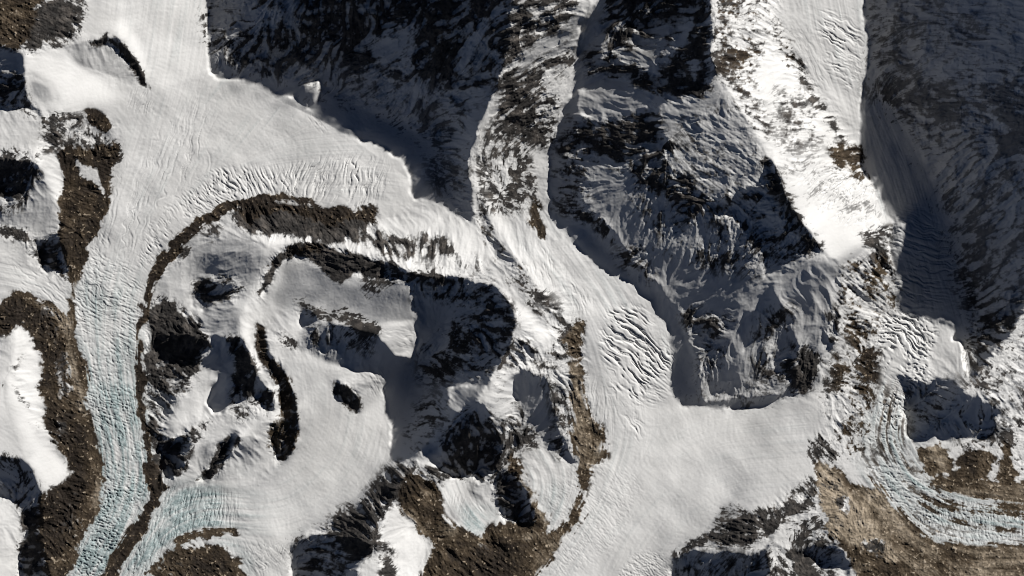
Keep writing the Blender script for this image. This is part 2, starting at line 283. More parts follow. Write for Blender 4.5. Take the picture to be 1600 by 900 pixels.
# loose brown debris and bare earth: share | edge | outline
EARTH = [
 (1., 4, "-180,-180 40,-180 62,0 46,25 41,50 26,79 0,70 -180,66"),
 (1., 2, "128,172 140,168 155,175 173,195 176,206 165,210 150,200 134,188"),
 (1., 3, "82,238 110,228 176,228 186,238 178,252 175,276 171,291 166,321 159,336 151,356 141,376 131,401 121,426 116,450 105,441 95,416 92,396 90,371 85,346 83,326 92,311 98,291 95,266 88,248"),
 (.0, 2, "112,250 126,251 147,263 159,279 161,300 158,318 151,304 148,284 134,270 117,263"),
 (1., 4, "-20,500 0,470 20,465 45,464 72,474 98,488 112,515 118,555 126,605 136,655 146,690 152,722 157,752 156,782 145,812 125,850 105,897 65,905 62,800 62,780 80,772 100,754 118,736 96,718 76,688 64,650 60,620 64,592 62,556 52,540 46,520 30,508 12,512 0,520"),
 # moraine bands
 (1., 2, "212,500 220,470 226,445 240,410 260,385 285,360 310,340 335,325 370,310 402,302 440,303 470,309 500,320 540,330 540,334 500,329 470,318 440,315 402,320 370,326 345,338 320,353 295,371 270,396 250,426 235,452 228,480 224,520 222,560 223,620 228,680 236,720 250,742 255,760 248,777 235,802 222,832 205,862 182,905 148,905 165,880 190,845 210,815 225,786 233,760 226,735 220,690 214,640 211,560"),
 (.8, 2, "375,836 350,828 320,825 295,830 275,843 255,868 240,888 222,905 242,905 262,882 285,853 310,842 340,840"),
 (1., 3, "235,930 255,882 280,868 305,859 330,861 350,871 370,881 387,905 387,930"),
 (1., 3, "100,470 106,450 116,440 112,470 118,520 122,570 130,620 142,672 150,700 157,750 150,752 140,700 128,650 116,600 108,540 104,500"),
 # brown bowl at the bottom
 (1., 4, "632,752 642,738 662,742 682,756 684,780 690,797 706,822 731,838 758,834 768,822 800,822 830,817 850,830 862,832 880,822 892,800 906,775 908,755 902,735 915,745 925,745 915,790 892,830 870,862 846,900 840,960 650,960 666,876 673,845 650,825 632,803 628,775"),
 (.9, 4, "795,705 812,725 812,748 838,772 853,802 862,826 850,835 838,818 826,780 808,748 790,732"),
 (.9, 4, "884,560 896,562 910,560 912,600 922,645 938,675 944,705 928,742 910,760 905,728 893,690 890,640 884,600"),
 (.9, 3, "875,525 905,500 912,500 908,560 893,560 885,545"),
 (.7, 3, "833,310 842,315 845,345 854,378 846,372 836,346"),
 (.35, 5, "745,300 757,330 766,350 780,380 800,405 826,435 832,448 820,448 800,425 780,402 764,380 752,345"),
 # belt
 (.9, 4, "365,328 400,318 440,314 470,318 500,328 540,332 560,330 575,318 586,330 576,344 540,347 500,345 470,338 440,334 405,338 380,344"),
 (.4, 6, "40,485 75,480 92,505 102,560 106,620 95,640 86,600 84,560 74,520 50,505"),
 (.3, 5, "90,652 110,650 113,690 96,702 85,680"),
 (.5, 6, "72,772 122,760 127,792 112,802 128,832 100,850 80,832 74,802"),
 (.6, 6, "728,858 760,850 790,855 795,880 770,895 740,890"),
 (.6, 6, "255,868 300,862 340,880 330,905 260,905"),
 (.4, 3, "400,470 405,445 420,415 435,390 450,382 482,381 510,385 500,395 470,395 455,398 440,408 425,436 412,459"),
 (.7, 3, "402,510 410,520 417,540 430,564 445,590 455,612 462,635 466,655 465,680 457,707 442,727 430,722 419,690 417,676 435,656 438,622 425,597 409,562 401,540"),
 # right
 (.5, 6, "1314,420 1335,402 1380,400 1400,440 1410,472 1386,492 1370,560 1362,640 1346,700 1330,722 1310,690 1335,600 1330,540 1312,500"),
 (.25, 5, "1112,-180 1215,-180 1215,30 1228,62 1250,112 1235,118 1215,90 1195,70 1190,100 1172,110 1186,160 1165,160 1140,120 1125,110"),
 (.7, 4, "1296,225 1344,235 1348,262 1372,297 1350,287 1320,266 1300,250"),
 (.14, 10, "1345,742 1350,700 1372,590 1415,620 1420,690 1450,745 1560,784 1680,800 1680,850 1540,850 1440,835 1402,800"),
 (.55, 4, "1352,765 1385,775 1415,800 1442,836 1420,832 1395,805"),
 (.5, 3, "1500,812 1560,818 1680,815 1680,822 1560,826 1500,820"),
 (.35, 8, "1300,560 1340,540 1370,560 1360,640 1345,700 1320,700"),
 (1., 4, "1275,722 1300,728 1320,742 1345,742 1362,760 1382,775 1412,802 1440,838 1480,848 1540,852 1680,855 1680,990 1290,990 1340,905 1330,875 1300,830 1285,790 1278,750"),
 (1., 3, "1437,705 1455,695 1475,695 1487,715 1490,735 1465,746 1445,743 1435,725"),
 (1., 3, "1500,722 1520,710 1540,702 1555,720 1545,745 1505,748"),
 (1., 3, "1560,702 1575,690 1582,710 1592,742 1582,756 1560,746"),
 (.95, 5, "1440,748 1490,744 1540,746 1590,756 1680,765 1680,800 1600,790 1560,786 1500,777 1465,766"),
 (.75, 3, "1440,782 1470,785 1500,792 1540,795 1600,785 1680,785 1680,800 1600,803 1540,805 1490,800 1455,795"),
 (.2, 3, "1284,744 1310,751 1308,769 1290,768"),
 (.2, 3, "1300,778 1322,769 1327,786 1305,797"),
 (.2, 3, "1311,800 1326,792 1331,801 1317,810"),
 (.2, 3, "1345,852 1372,840 1396,869 1380,877"),
 (.0, 3, "1318,730 1330,727 1345,735 1358,760 1352,764 1330,755 1318,742"),
]
# paler, tan debris (negative: darker)
TAN = [
 (-.3, 2, "212,500 220,470 226,445 240,410 260,385 285,360 310,340 335,325 370,310 402,302 440,303 470,309 500,320 540,330 540,340 500,336 470,325 440,322 402,326 370,326 345,338 320,353 295,371 270,396 250,426 235,452 228,480 224,520 222,560 223,620 228,680 236,720 250,742 255,760 248,777 235,802 222,832 205,862 182,905 148,905 165,880 190,845 210,815 225,786 233,760 226,735 220,690 214,640 211,560"),
 (-.22, 4, "365,325 400,316 440,312 470,316 500,326 540,332 560,330 575,318 586,330 576,350 540,350 500,348 470,342 440,338 405,342 380,348"),
 (-.24, 4, "0,470 45,464 72,478 84,505 98,600 110,700 130,760 100,860 65,905 62,780 100,754 118,736 64,650 62,556 46,520 30,508 0,520"),
 (-.2, 4, "82,238 186,238 175,276 166,321 141,376 116,450 92,396 90,371 92,311"),
 (.3, 8, "1330,760 1362,760 1382,775 1412,802 1440,838 1480,848 1540,852 1680,855 1680,990 1380,990 1402,890 1360,810"),
 (.2, 5, "1440,748 1490,744 1540,746 1590,756 1680,765 1680,800 1600,790 1500,777"),
 (.2, 5, "884,560 896,562 910,560 912,600 922,645 938,675 944,705 928,742 910,760 905,728 893,690 890,640 884,600"),
 (1., 3, "1275,722 1300,728 1325,765 1352,808 1402,868 1400,880 1380,870 1350,850 1320,845 1300,830 1285,790 1278,750"),
 (.6, 3, "30,468 72,474 98,492 110,530 118,580 128,640 140,690 150,740 150,780 140,800 146,750 136,700 122,650 106,590 98,530 84,500 60,482"),
 (.4, 4, "690,797 706,822 731,838 758,834 800,822 850,835 840,850 790,840 740,850 700,835"),
 (.5, 4, "810,730 840,772 855,802 862,826 852,830 838,800 822,770"),
 (.35, 6, "1437,705 1475,695 1490,735 1445,743"),
 (.3, 4, "1345,742 1382,775 1440,838 1400,850 1360,790"),
]
# bare blue glacier ice
ICE = [
 (.25, 16, "112,450 140,410 216,420 215,500 214,640 140,640 118,560"), (.5, 18, "114,520 214,530 216,700 140,700 118,590"),
 (.75, 16, "118,570 214,585 220,690 234,735 225,785 150,800 145,690"),
 (1., 14, "124,640 218,640 220,680 234,735 225,785 190,845 150,905 100,905 125,850 150,800 157,750 145,690 125,620"),
 (.75, 14, "255,760 340,765 350,800 340,830 295,832 255,868 222,905 182,905 222,832"),
 (.4, 34, "340,765 400,775 410,830 375,845 340,840"),
 (.5, 6, "330,842 375,850 400,880 390,905 365,870 330,855"),
 (.7, 6, "720,790 765,795 775,810 755,832 725,830"),
 (.25, 10, "840,760 880,760 870,820 850,800"),
 (.38, 14, "1375,560 1420,640 1418,720 1450,748 1500,778 1680,808 1680,850 1540,850 1440,835 1380,770 1348,720"),
]
# crevasse fields: depth (px) | spacing (px) | direction of the cracks, degrees clockwise from map right | length/spacing | edge | outline
CRACK = [
 (.75, 9, 112, 9, 12, "430,270 520,245 580,250 590,290 560,325 520,322 480,305 430,295"),
 (.8, 7, 65, 7, 12, "330,270 430,262 470,300 430,302 370,308 330,318"),
 (.85, 6, 40, 5, 10, "250,330 330,270 370,262 370,308 310,338 260,380 230,410 222,440 210,400"),
 (.35, 10, 100, 8, 12, "570,240 600,250 600,300 570,320"),
 (.65, 6, 30, 3.5, 8, "112,470 140,400 200,410 222,450 213,520 211,600 215,680 230,735 225,760 158,760 145,690 125,620"),
 (.6, 5, 78, 9, 8, "122,560 214,540 220,690 232,735 158,740 145,690"),
 (1., 6, 20, 2, 8, "157,740 233,745 225,785 190,845 150,915 98,915 125,850 152,800"),
 (.35, 6, 55, 6, 6, "112,470 118,450 140,385 160,350 170,360 150,410 135,470"),
 (.85, 5.5, 105, 6, 8, "255,762 330,766 345,800 335,828 295,832 255,868 222,905 182,905 222,832"),
 (.4, 6, 95, 12, 8, "320,766 370,772 372,830 340,830"),
 (.35, 6, 60, 6, 6, "330,845 375,850 420,850 452,860 452,915 395,915 370,875"),
 (.45, 6, 130, 8, 6, "390,855 450,850 452,885 400,895"),
 (1.3, 9, 42, 7, 10, "940,490 975,475 1010,490 1035,530 1050,570 1010,600 1000,640 975,620 955,580 945,540"),
 (.45, 7, 18, 6, 8, "995,520 1040,540 1050,580 1040,620 1005,640 1005,590"),
 (.6, 10, 58, 9, 8, "945,560 960,590 985,630 1005,640 1005,690 985,680 960,640"),
 (.3, 8, 88, 12, 8, "900,590 945,600 960,680 950,720 925,650"),
 (.8, 8, 25, 8, 10, "1262,18 1300,20 1340,45 1345,90 1320,95 1285,60"),
 (.6, 8, 25, 5, 10, "1280,80 1345,95 1345,140 1335,170 1300,110"),
 (.25, 7, 55, 10, 10, "1235,20 1270,60 1300,130 1335,200 1325,205 1280,140 1245,80"),
 (1.2, 8, 30, 3, 8, "1380,495 1415,488 1440,497 1470,505 1455,545 1450,590 1420,620 1412,690 1375,650 1372,580"),
 (.7, 6, 20, 3, 8, "1352,690 1375,640 1412,690 1420,735 1450,755 1500,775 1450,830 1400,790 1360,750"),
 (.7, 5.5, 85, 2.5, 8, "1430,770 1500,785 1680,806 1680,850 1540,850 1470,845 1435,830"),
 (.5, 6, 15, 8, 6, "1400,460 1425,480 1440,497 1420,505 1400,490"),
 (.6, 8, 12, 9, 10, "1395,330 1440,325 1480,360 1500,420 1470,490 1410,470 1395,400"),
 (.3, 5, 45, 4, 14, "860,740 960,720 1010,760 980,800 960,850 900,905 845,905 890,840 915,780"),
 (.55, 5, 35, 3, 6, "970,895 1000,865 1045,868 1052,880 1052,930 960,930"),
 (.35, 4, 50, 3, 5, "845,760 895,750 890,800 868,825 855,800"),
 (.5, 7, 55, 6, 5, "725,780 760,790 770,805 750,800"),
 (.3, 6, 100, 6, 5, "690,770 720,770 740,815 720,820"),
 (.4, 7, 60, 5, 5, "480,175 500,190 515,205 500,205 482,190"),
 (.4, 8, 110, 7, 6, "190,140 232,140 238,180 205,175"),
 (.25, 12, 105, 20, 20, "180,270 330,130 330,250 250,330 210,420 130,420"),
 (.3, 7, 12, 7, 5, "590,515 645,510 648,545 620,555 600,540"),
 (.4, 6, 60, 6, 5, "590,575 605,575 600,620 570,620 575,590"),
 (.35, 7, 35, 7, 8, "0,400 50,420 100,450 100,485 70,468 20,458"),
 (.9, 8, 130, 4, 10, "1240,265 1330,255 1380,320 1385,345 1320,350 1280,320"),
 (.35, 8, 70, 8, 10, "800,380 850,390 905,440 930,480 900,495 850,450"),
 (.4, 7, 100, 8, 6, "865,680 880,680 905,720 895,728"),
]
# smooth ice and snow fields (little roughness)
SMOOTH = [
 (10, "130,0 325,-180 325,110 400,130 505,190 560,220 640,280 650,312 580,320 540,328 470,308 380,302 300,342 235,420 212,500 214,640 232,740 180,880 150,915 98,915 157,750 118,570 112,470 185,240 230,140 215,100 190,60 125,50"),
 (8, "38,90 100,75 160,130 225,150 200,190 130,170 70,172 40,150"),
 (10, "890,400 950,430 1015,475 1052,555 1065,636 1280,625 1275,740 1200,780 1060,860 1050,930 840,930 915,790 945,720 930,620 915,510 900,450"),
 (8, "425,580 500,560 540,640 600,590 610,725 560,790 450,850 450,930 390,930 370,880 340,840 260,870 180,930 255,760 400,770 450,720"),
 (8, "440,410 560,440 640,445 645,500 600,560 460,480 410,500 415,465"),
 (8, "1240,-180 1352,-180 1355,90 1342,200 1290,130"),
 (8, "1217,280 1290,300 1390,345 1340,400 1315,412 1284,392 1246,340"),
 (8, "-60,400 60,425 105,460 100,488 60,465 -60,462"),
 (6, "-60,540 12,590 60,690 115,735 62,775 -60,715"),
 (8, "1350,110 1420,200 1480,320 1520,460 1510,590 1490,520 1440,500 1405,470 1385,400 1345,250"),
 (8, "322,110 508,190 640,280 648,312 705,335 700,240 620,185 470,130"),
 (8, "860,325 915,360 1010,450 1075,530 1090,634 1050,620 1050,540 940,420"),
 (6, "690,755 725,750 775,805 755,832 705,820 683,775"),
 (8, "600,540 650,545 650,680 640,720 605,725 595,610"),
]
# direction of rock bands and streaks where they do not follow the fall line: degrees | edge | outline
BANDS = [
 (-28, 20, "780,-60 910,-60 905,130 870,230 760,250 740,300 770,160"),
 (30, 15, "0,-60 140,-60 125,60 60,80 0,70"),
 (8, 40, "1420,-60 1700,-60 1700,250 1480,250 1420,150"),
 (-30, 40, "1480,250 1700,250 1700,460 1540,540 1480,340"),
 (5, 20, "940,90 1110,100 1110,150 960,120"),
 (30, 20, "1060,170 1200,170 1210,330 1090,345 1040,230"),
]
# ice flow lines: width of influence | points
FLOWS = [
 (45, "290,-30 270,120 235,230 205,320 175,400 165,470 165,560 178,650 195,730 180,800 125,900 95,940"),
 (40, "620,270 560,262 470,268 380,278 310,312 255,360 222,412 198,480 192,560 200,640 215,720 205,790 165,860 130,920"),
 (25, "110,440 118,500 132,580 148,660 165,740 155,800 110,900"),
 (25, "500,320 440,304 370,312 300,348 245,405 225,470 222,560 228,680 245,760 215,840 165,905"),
 (45, "520,480 560,620 540,720 460,800 400,805 330,795 270,805 230,850 190,910"),
 (25, "450,860 375,842 320,832 270,855 230,905"),
 (45, "790,240 810,300 840,370 890,430 940,500 960,580 975,680 940,780 890,850 840,920"),
 (25, "890,560 915,640 935,700 915,770 880,840 830,900"),
 (45, "1250,690 1130,700 1040,745 990,800 940,880 920,940"),
 (30, "1420,470 1415,550 1392,620 1380,690 1415,755 1480,800 1600,822 1680,830"),
 (25, "1440,760 1500,782 1600,795 1680,800"),
 (35, "1370,150 1420,260 1450,360 1485,470"),
 (35, "1290,-30 1310,80 1332,160 1342,230"),
 (25, "1260,60 1290,130 1325,215"),
 (35, "1340,745 1380,800 1420,850 1480,900 1520,960"),
 (30, "1430,850 1520,870 1680,875"),
 (22, "20,466 80,480 112,525 128,600 148,700 155,775 122,850 85,920"),
 (30, "0,430 50,440 95,468 108,500"),
 (20, "700,760 715,800 745,832"), (25, "850,690 880,740 878,790 860,830"),
 (22, "640,760 680,800 720,845 780,860 840,850"),
 (18, "1285,730 1330,800 1390,878"),
 (20, "110,250 145,270 158,310"),
 (60, "400,130 330,220 270,320"),
]
# where the ground has been drawn out along the ice: strength | edge | outline
FLOWING = [
 (.55, 12, "130,-20 325,-20 325,110 400,130 505,190 560,220 640,280 600,320 470,300 380,296 300,342 235,420 212,470 112,470 185,240 230,140 215,100 190,60"),
 (1., 8, "112,450 225,450 222,560 228,690 256,760 236,800 183,905 90,905 125,850 157,750 118,570"),
 (1., 6, "212,500 222,465 260,385 335,325 402,302 470,308 540,330 540,336 440,316 346,338 253,426 228,480 222,560 214,560"),
 (.75, 14, "255,760 340,765 400,780 420,840 375,850 300,845 230,905 182,905 222,832"),
 (.4, 12, "425,580 500,560 540,640 600,590 610,725 560,790 450,850 400,780 440,720"),
 (.7, 10, "780,260 830,270 858,300 866,340 900,390 1015,475 1052,555 1000,680 960,780 900,905 840,905 915,790 945,720 930,620 912,500 830,440"),
 (.4, 12, "1000,650 1280,630 1270,740 1060,860 1000,905 930,905 960,760"),
 (1., 8, "905,560 945,700 925,745 915,790 846,905 800,905 862,832 908,755 890,640"),
 (1., 8, "1345,742 1350,700 1372,590 1415,600 1420,690 1450,745 1680,750 1680,930 1400,930 1402,868 1330,765"),
 (.7, 10, "1350,110 1420,200 1480,320 1520,460 1510,590 1490,520 1440,500 1405,470 1385,400 1345,250"),
 (.8, 8, "1225,-30 1352,-30 1355,90 1342,225 1290,130"),
 (.8, 6, "-30,395 60,425 105,460 100,488 60,465 -30,462"),
 (.9, 6, "60,466 98,488 116,515 130,605 155,722 160,770 128,850 100,905 75,905 120,850 140,780 132,700 110,600 95,530"),
 (.8, 5, "690,755 725,750 775,805 755,832 705,820 683,775"),
 (.8, 5, "810,730 845,690 905,740 900,790 870,830 850,800"),
 (.8, 5, "632,760 690,797 731,840 800,830 850,840 830,870 720,860 650,820"),
]

# slopes where blown snow dulls the rock
DUSTY = [
 (.28, 20, "1380,-30 1700,-30 1700,470 1560,480 1400,200"),
 (.2, 20, "330,110 500,100 740,150 740,345 640,280 450,140"),
]
# every piece of the place: name | part ('' = the body) | kind | category | label | outline, later ones cut out of earlier ones
PIECES = [
 ("mountain", "", "structure", "mountain", "black rock wall in shade above the curved edge of the wide snow basin",
  "310,-30 800,-30 800,0 795,60 786,100 772,130 745,200 732,240 730,265 738,300 741,345 725,342 705,337 680,320 648,314 600,235 552,205 508,192 468,162 435,149 395,130 335,122 322,90"),
 ("mountain", "snow_gully", "", "", "snow filled gully slanting through dark rock", "715,125 735,80 755,50 775,30 795,5 800,0 795,30 760,60 745,100 722,130"),
 ("mountain", "shaded_snow_apron", "", "", "", "450,125 540,140 620,165 690,200 720,270 715,340 648,314 600,235 552,205 508,192 468,162"),
 ("mountain", "", "structure", "mountain", "snowy rib with banded dark rock between the black wall and the shaded great face",
  "800,-30 955,-30 955,0 930,40 905,90 900,112 903,125 885,160 862,225 858,250 860,290 866,340 900,390 830,400 905,500 912,500 910,560 925,640 900,740 880,720 800,590 830,545 800,485 768,445 741,345 730,265 745,200 786,100 795,60"),
 ("mountain", "snow_cornice", "", "", "", "735,262 732,240 745,200 760,165 778,128 785,140 770,180 752,225 742,262"),
 ("mountain", "white_crest", "", "", "", "762,440 785,455 810,480 840,505 885,515 855,530 835,527 802,482"),
 ("mountain", "", "structure", "mountain", "great pyramid face of grey snow and dark rock bands, shadow at its left foot",
  "955,-30 1112,-30 1112,90 1132,140 1190,246 1228,310 1283,395 1312,418 1310,500 1300,545 1283,565 1262,614 1222,626 1150,641 1073,641 1043,602 1052,555 1028,495 992,450 935,418 880,362 861,325 858,250 882,165 905,90"),
 ("mountain", "snow_slope", "", "", "", "1030,168 1080,150 1118,118 1140,155 1190,240 1180,290 1110,320 1080,280 1042,230"),
 ("mountain", "snow_slope", "", "", "", "903,140 965,138 1018,150 1000,178 915,190"),
 ("mountain", "rock_band", "", "", "", "900,182 940,192 1000,180 1040,215 1042,245 1090,300 1110,330 1070,350 1020,302 985,265 872,232"),
 ("mountain", "summit_cliffs", "", "", "", "950,-20 1112,-20 1112,60 1102,130 1090,152 1020,145 920,125 938,60"),
 ("mountain", "", "structure", "mountain", "dazzling white ridge with speckled brown rock along the right of the great face",
  "1112,-30 1235,-30 1240,60 1290,130 1343,225 1350,270 1388,338 1393,350 1390,405 1412,475 1385,500 1370,580 1350,700 1318,730 1275,722 1262,690 1280,640 1262,614 1300,545 1312,418 1283,395 1190,246 1132,140 1112,90"),
 ("mountain", "snow_face", "", "", "smooth blown white snow face", "1217,280 1290,290 1345,300 1390,345 1345,385 1315,412 1284,394 1246,340"),
 ("mountain", "rock_buttress", "", "", "", "1346,358 1388,358 1391,402 1366,412 1350,382"),
 ("mountain", "tan_slope", "", "", "brown tan mottled lower slope", "1314,420 1335,402 1380,400 1400,440 1410,472 1386,492 1370,560 1362,640 1346,700 1330,722 1310,690 1335,600 1330,540 1312,500"),
 ("mountain", "", "structure", "mountain", "broad dim mountainside of banded grey rock filling the shaded top right",
  "1350,-30 1700,-30 1700,455 1604,468 1555,545 1512,592 1540,540 1490,400 1460,280 1380,140"),
 ("mountain", "", "structure", "mountain", "sunlit snow and rock peaks standing below the shaded slope at the right edge",
  "1604,468 1700,440 1700,770 1490,744 1440,748 1420,690 1412,620 1430,590 1512,592 1555,545"),
 ("mountain", "", "structure", "mountain", "brown and black streaked rock slope at the very top left corner", "-40,-40 137,-40 125,48 109,60 70,72 40,83 -40,75"),
 ("mountain", "", "structure", "mountain", "fluted snow peak over dark rock on the left, brown scree on its glacier side",
  "-40,66 20,75 37,105 38,150 62,176 106,175 128,178 175,205 185,228 185,245 161,322 126,428 112,455 60,424 25,412 -40,395"),
 ("mountain", "scree_slope", "", "", "bare brown scree slope", "82,238 186,238 175,276 161,321 141,376 116,450 92,396 90,371 92,311 98,270"),
 ("mountain", "fluted_face", "", "", "", "-20,320 20,310 45,300 62,268 78,315 85,360 45,365 -20,345"),
 ("mountain", "", "structure", "mountain", "low brown hill bordering the left bank of the blue glacier", "-40,480 45,464 98,488 112,515 126,605 152,722 157,770 125,850 105,915 20,915 40,760 100,754 62,600 45,520 -40,520"),
 ("mountain", "scree_bank", "", "", "", "60,466 98,488 116,515 130,605 155,722 157,770 128,850 100,905 75,905 120,850 140,780 132,700 110,600 95,530"),
 ("mountain", "", "structure", "mountain", "ridge belt with a white crest and dark wall, curving round the inner snow bowl",
  "226,520 232,470 253,426 297,372 345,338 400,318 470,318 540,332 575,318 648,312 741,345 768,445 805,505 780,560 763,600 697,612 640,722 608,724 597,610 560,510 470,480 410,500 440,632 438,690 400,770 340,765 250,748 226,680"),
 ("mountain", "snow_crest", "", "", "bright white snow crest", "360,365 405,368 440,370 500,372 600,392 700,420 770,440 735,436 640,420 570,398 510,383 450,380 410,380"),
 ("mountain", "headwall", "", "", "dark headwall in deep shade", "640,427 768,445 800,485 803,525 780,560 763,600 700,604 655,600 648,545 646,470"),
 ("mountain", "rock_band", "", "", "", "365,328 400,318 470,318 540,332 575,318 586,330 578,376 520,376 440,366 380,356"),
 ("mountain", "", "structure", "mountain", "dark jagged crest of rock and shade between the snow bowl and the brown hollow",
  "450,850 500,823 566,778 606,733 640,722 697,612 763,600 800,590 880,720 905,690 900,740 905,760 840,820 765,835 690,800 670,850 660,915 450,915"),
 ("mountain", "snow_rib", "", "", "sunlit snow rib", "600,800 615,785 632,812 672,845 665,875 650,920 592,920 588,850"),
 ("mountain", "", "structure", "mountain", "rugged cliffs with a shaded blue grey face at the bottom right", "1048,915 1052,872 1122,812 1200,792 1262,745 1278,740 1300,830 1340,905 1340,915"),
 ("mountain", "shaded_face", "", "", "flat blue grey face in shade", "1052,874 1110,868 1198,862 1198,920 1052,920"),
 ("debris_field", "", "structure", "debris field", "grey brown stony debris beside the right glacier at the bottom right corner", "1275,722 1345,742 1412,802 1440,838 1480,848 1660,852 1660,950 1290,950 1340,905 1300,830"),
 ("debris_field", "", "structure", "debris field", "brown hollow of bare earth round the small lobed glacier at the bottom", "632,752 662,742 684,780 706,822 758,834 800,822 862,832 908,755 943,705 920,640 910,560 945,700 925,745 915,790 846,905 840,950 650,950 673,845 628,800"),
 # ice
 ("glacier", "", "thing", "glacier", "longest valley glacier, running from the wide snow basin at upper left down to blue ice",
  "130,-30 318,-30 322,80 335,122 395,130 468,162 508,192 552,205 600,235 648,314 600,318 575,320 540,331 470,310 400,303 335,325 285,360 240,410 212,500 211,600 220,690 233,760 190,845 150,950 90,950 125,850 157,765 150,715 126,605 112,515 112,470 126,428 161,322 185,245 228,140 203,86 178,56 125,48"),
 ("glacier", "ice_tongue", "", "", "", "112,470 213,480 211,600 220,690 233,760 190,845 150,950 90,950 125,850 157,765 150,715 126,605"),
 ("glacier", "crevasse_field", "", "", "", "330,270 430,262 520,245 580,250 600,290 575,320 540,331 470,310 400,303 335,325 285,345"),
 ("glacier", "", "thing", "glacier", "rounded inner glacier filling the snow bowl, with a blue striped tongue curving left",
  "440,410 500,412 560,440 640,445 646,505 648,545 600,560 601,630 611,690 606,735 566,778 500,823 450,852 452,950 180,950 222,832 248,777 255,762 330,765 400,770 440,725 466,680 440,590 420,530 410,480 415,450"),
 ("glacier", "ice_tongue", "", "", "", "180,950 222,832 248,777 255,762 330,765 375,775 385,840 260,870 235,950"),
 ("glacier", "", "thing", "glacier", "middle glacier below the shaded great face, rippled with crevasses and widening at the bottom",
  "768,300 830,270 858,290 866,340 900,390 935,418 992,450 1028,495 1052,555 1043,602 1073,641 1150,641 1222,626 1262,614 1280,640 1262,700 1278,740 1200,792 1122,812 1052,872 1048,950 840,950 915,790 945,700 925,640 910,560 912,500 830,440 775,385 755,335"),
 ("glacier", "crevasse_field", "", "", "", "940,485 975,472 1010,490 1035,530 1052,570 1042,620 1005,690 975,640 955,580"),
 ("glacier", "", "thing", "glacier", "shaded glacier in the dark trough between the white ridge and the dim slope", "1350,110 1380,140 1460,280 1490,400 1540,540 1512,592 1500,520 1440,497 1412,475 1391,405 1393,350 1350,270 1343,200"),
 ("glacier", "", "thing", "glacier", "right glacier with a broken icefall, bending to the right edge in grey stripes",
  "1390,495 1412,475 1440,497 1490,507 1505,540 1512,592 1430,590 1412,620 1420,690 1440,748 1500,777 1560,786 1660,800 1660,852 1480,848 1440,838 1412,802 1345,742 1350,700 1370,580"),
 ("glacier", "icefall", "", "", "", "1390,495 1412,475 1440,497 1490,507 1505,540 1512,592 1430,590 1412,620 1418,680 1352,690 1370,580"),
 ("glacier", "", "thing", "glacier", "small white lobed glacier ending in the brown hollow at the bottom", "690,755 720,748 730,765 750,775 775,805 765,822 755,834 730,837 705,822 688,797 681,775"),
 ("glacier", "", "thing", "glacier", "speckled teardrop glacier between black rock and the stony bank of the middle glacier", "808,722 815,700 830,685 845,688 870,710 895,730 907,755 905,778 890,802 880,822 865,828 855,802 840,772 815,747"),
 ("glacier", "", "thing", "glacier", "pale tributary glacier joining the long glacier from the left edge, between two dark hills", "-40,395 0,395 25,412 60,424 112,455 102,488 85,472 60,464 30,456 -40,464"),
 ("glacier", "", "thing", "glacier", "upper right snow glacier with oblique crevasses beside the brown speckled ridge", "1235,-40 1352,-40 1350,55 1358,95 1345,140 1343,225 1290,130 1240,60"),
 ("glacier", "", "thing", "glacier", "thin crescent strip of ice on the brown scree at left", "110,250 126,250 147,263 160,279 162,300 158,319 150,304 147,285 133,271 116,263"),
 ("glacier", "", "thing", "glacier", "pale streaked ice in the bottom left corner beside the black shadow", "-40,780 8,788 28,805 24,880 28,950 -40,950"),
 ("snowfield", "", "thing", "snowfield", "bright white snow dome between the brown hill and the left edge", "-40,520 12,511 30,509 45,520 52,540 62,556 64,592 60,620 64,650 76,688 96,718 118,736 100,753 80,771 62,779 40,740 0,712 -40,700"),
 ("snow_peak", "", "thing", "snow peak", "rounded snow peak at upper left with a thin black cliff on its crest", "37,105 85,75 108,62 125,60 178,56 203,86 229,138 200,165 150,170 128,172 106,175 62,176 38,150"),
 ("snow_peak", "cliff_band", "", "", "", "124,60 178,55 188,64 203,86 218,106 231,139 218,129 205,110 192,93 179,77 160,68 138,64"),
 # moraine and outcrops
 ("moraine", "", "thing", "moraine", "long dark moraine stripe curving along the right edge of the long glacier",
  "211,500 219,470 225,445 239,410 259,385 284,360 309,340 334,325 370,309 402,301 440,302 470,308 500,319 540,329 540,334 500,330 470,319 440,316 402,321 370,327 346,339 321,354 296,372 271,397 251,427 236,453 229,480 225,520 223,560 224,620 229,680 237,720 251,742 256,760 249,777 236,802 223,832 206,862 183,905 148,905 164,880 189,845 209,815 224,786 232,760 225,735 219,690 213,640 210,560"),
 ("moraine", "", "thing", "moraine", "thin dark moraine arc across the blue tongue of the inner glacier", "375,837 350,829 320,826 295,831 275,844 255,868 240,888 222,905 242,905 262,882 285,853 310,842 340,840"),
 ("moraine", "", "thing", "moraine", "tan notched moraine ridge running diagonally at the bottom right", "1275,722 1300,728 1325,765 1352,808 1402,868 1400,882 1370,885 1320,850 1300,830 1285,790 1278,750"),
 ("moraine", "", "thing", "moraine", "brown stripe of rubble within the grey ice at the right edge", "1440,780 1470,784 1500,790 1540,794 1600,784 1660,784 1660,802 1600,805 1540,807 1490,802 1455,797"),
 ("rock_outcrop", "", "thing", "rock outcrop", "brown rounded hill cut by the bottom edge, below the moraine arc", "235,930 255,881 280,867 305,858 330,860 350,870 370,880 388,905 388,930"),
 ("rock_outcrop", "", "thing", "rock outcrop", "small black knob standing alone in the snow of the inner bowl", "524,594 540,603 552,613 562,632 566,642 556,650 543,642 529,630 520,610"),
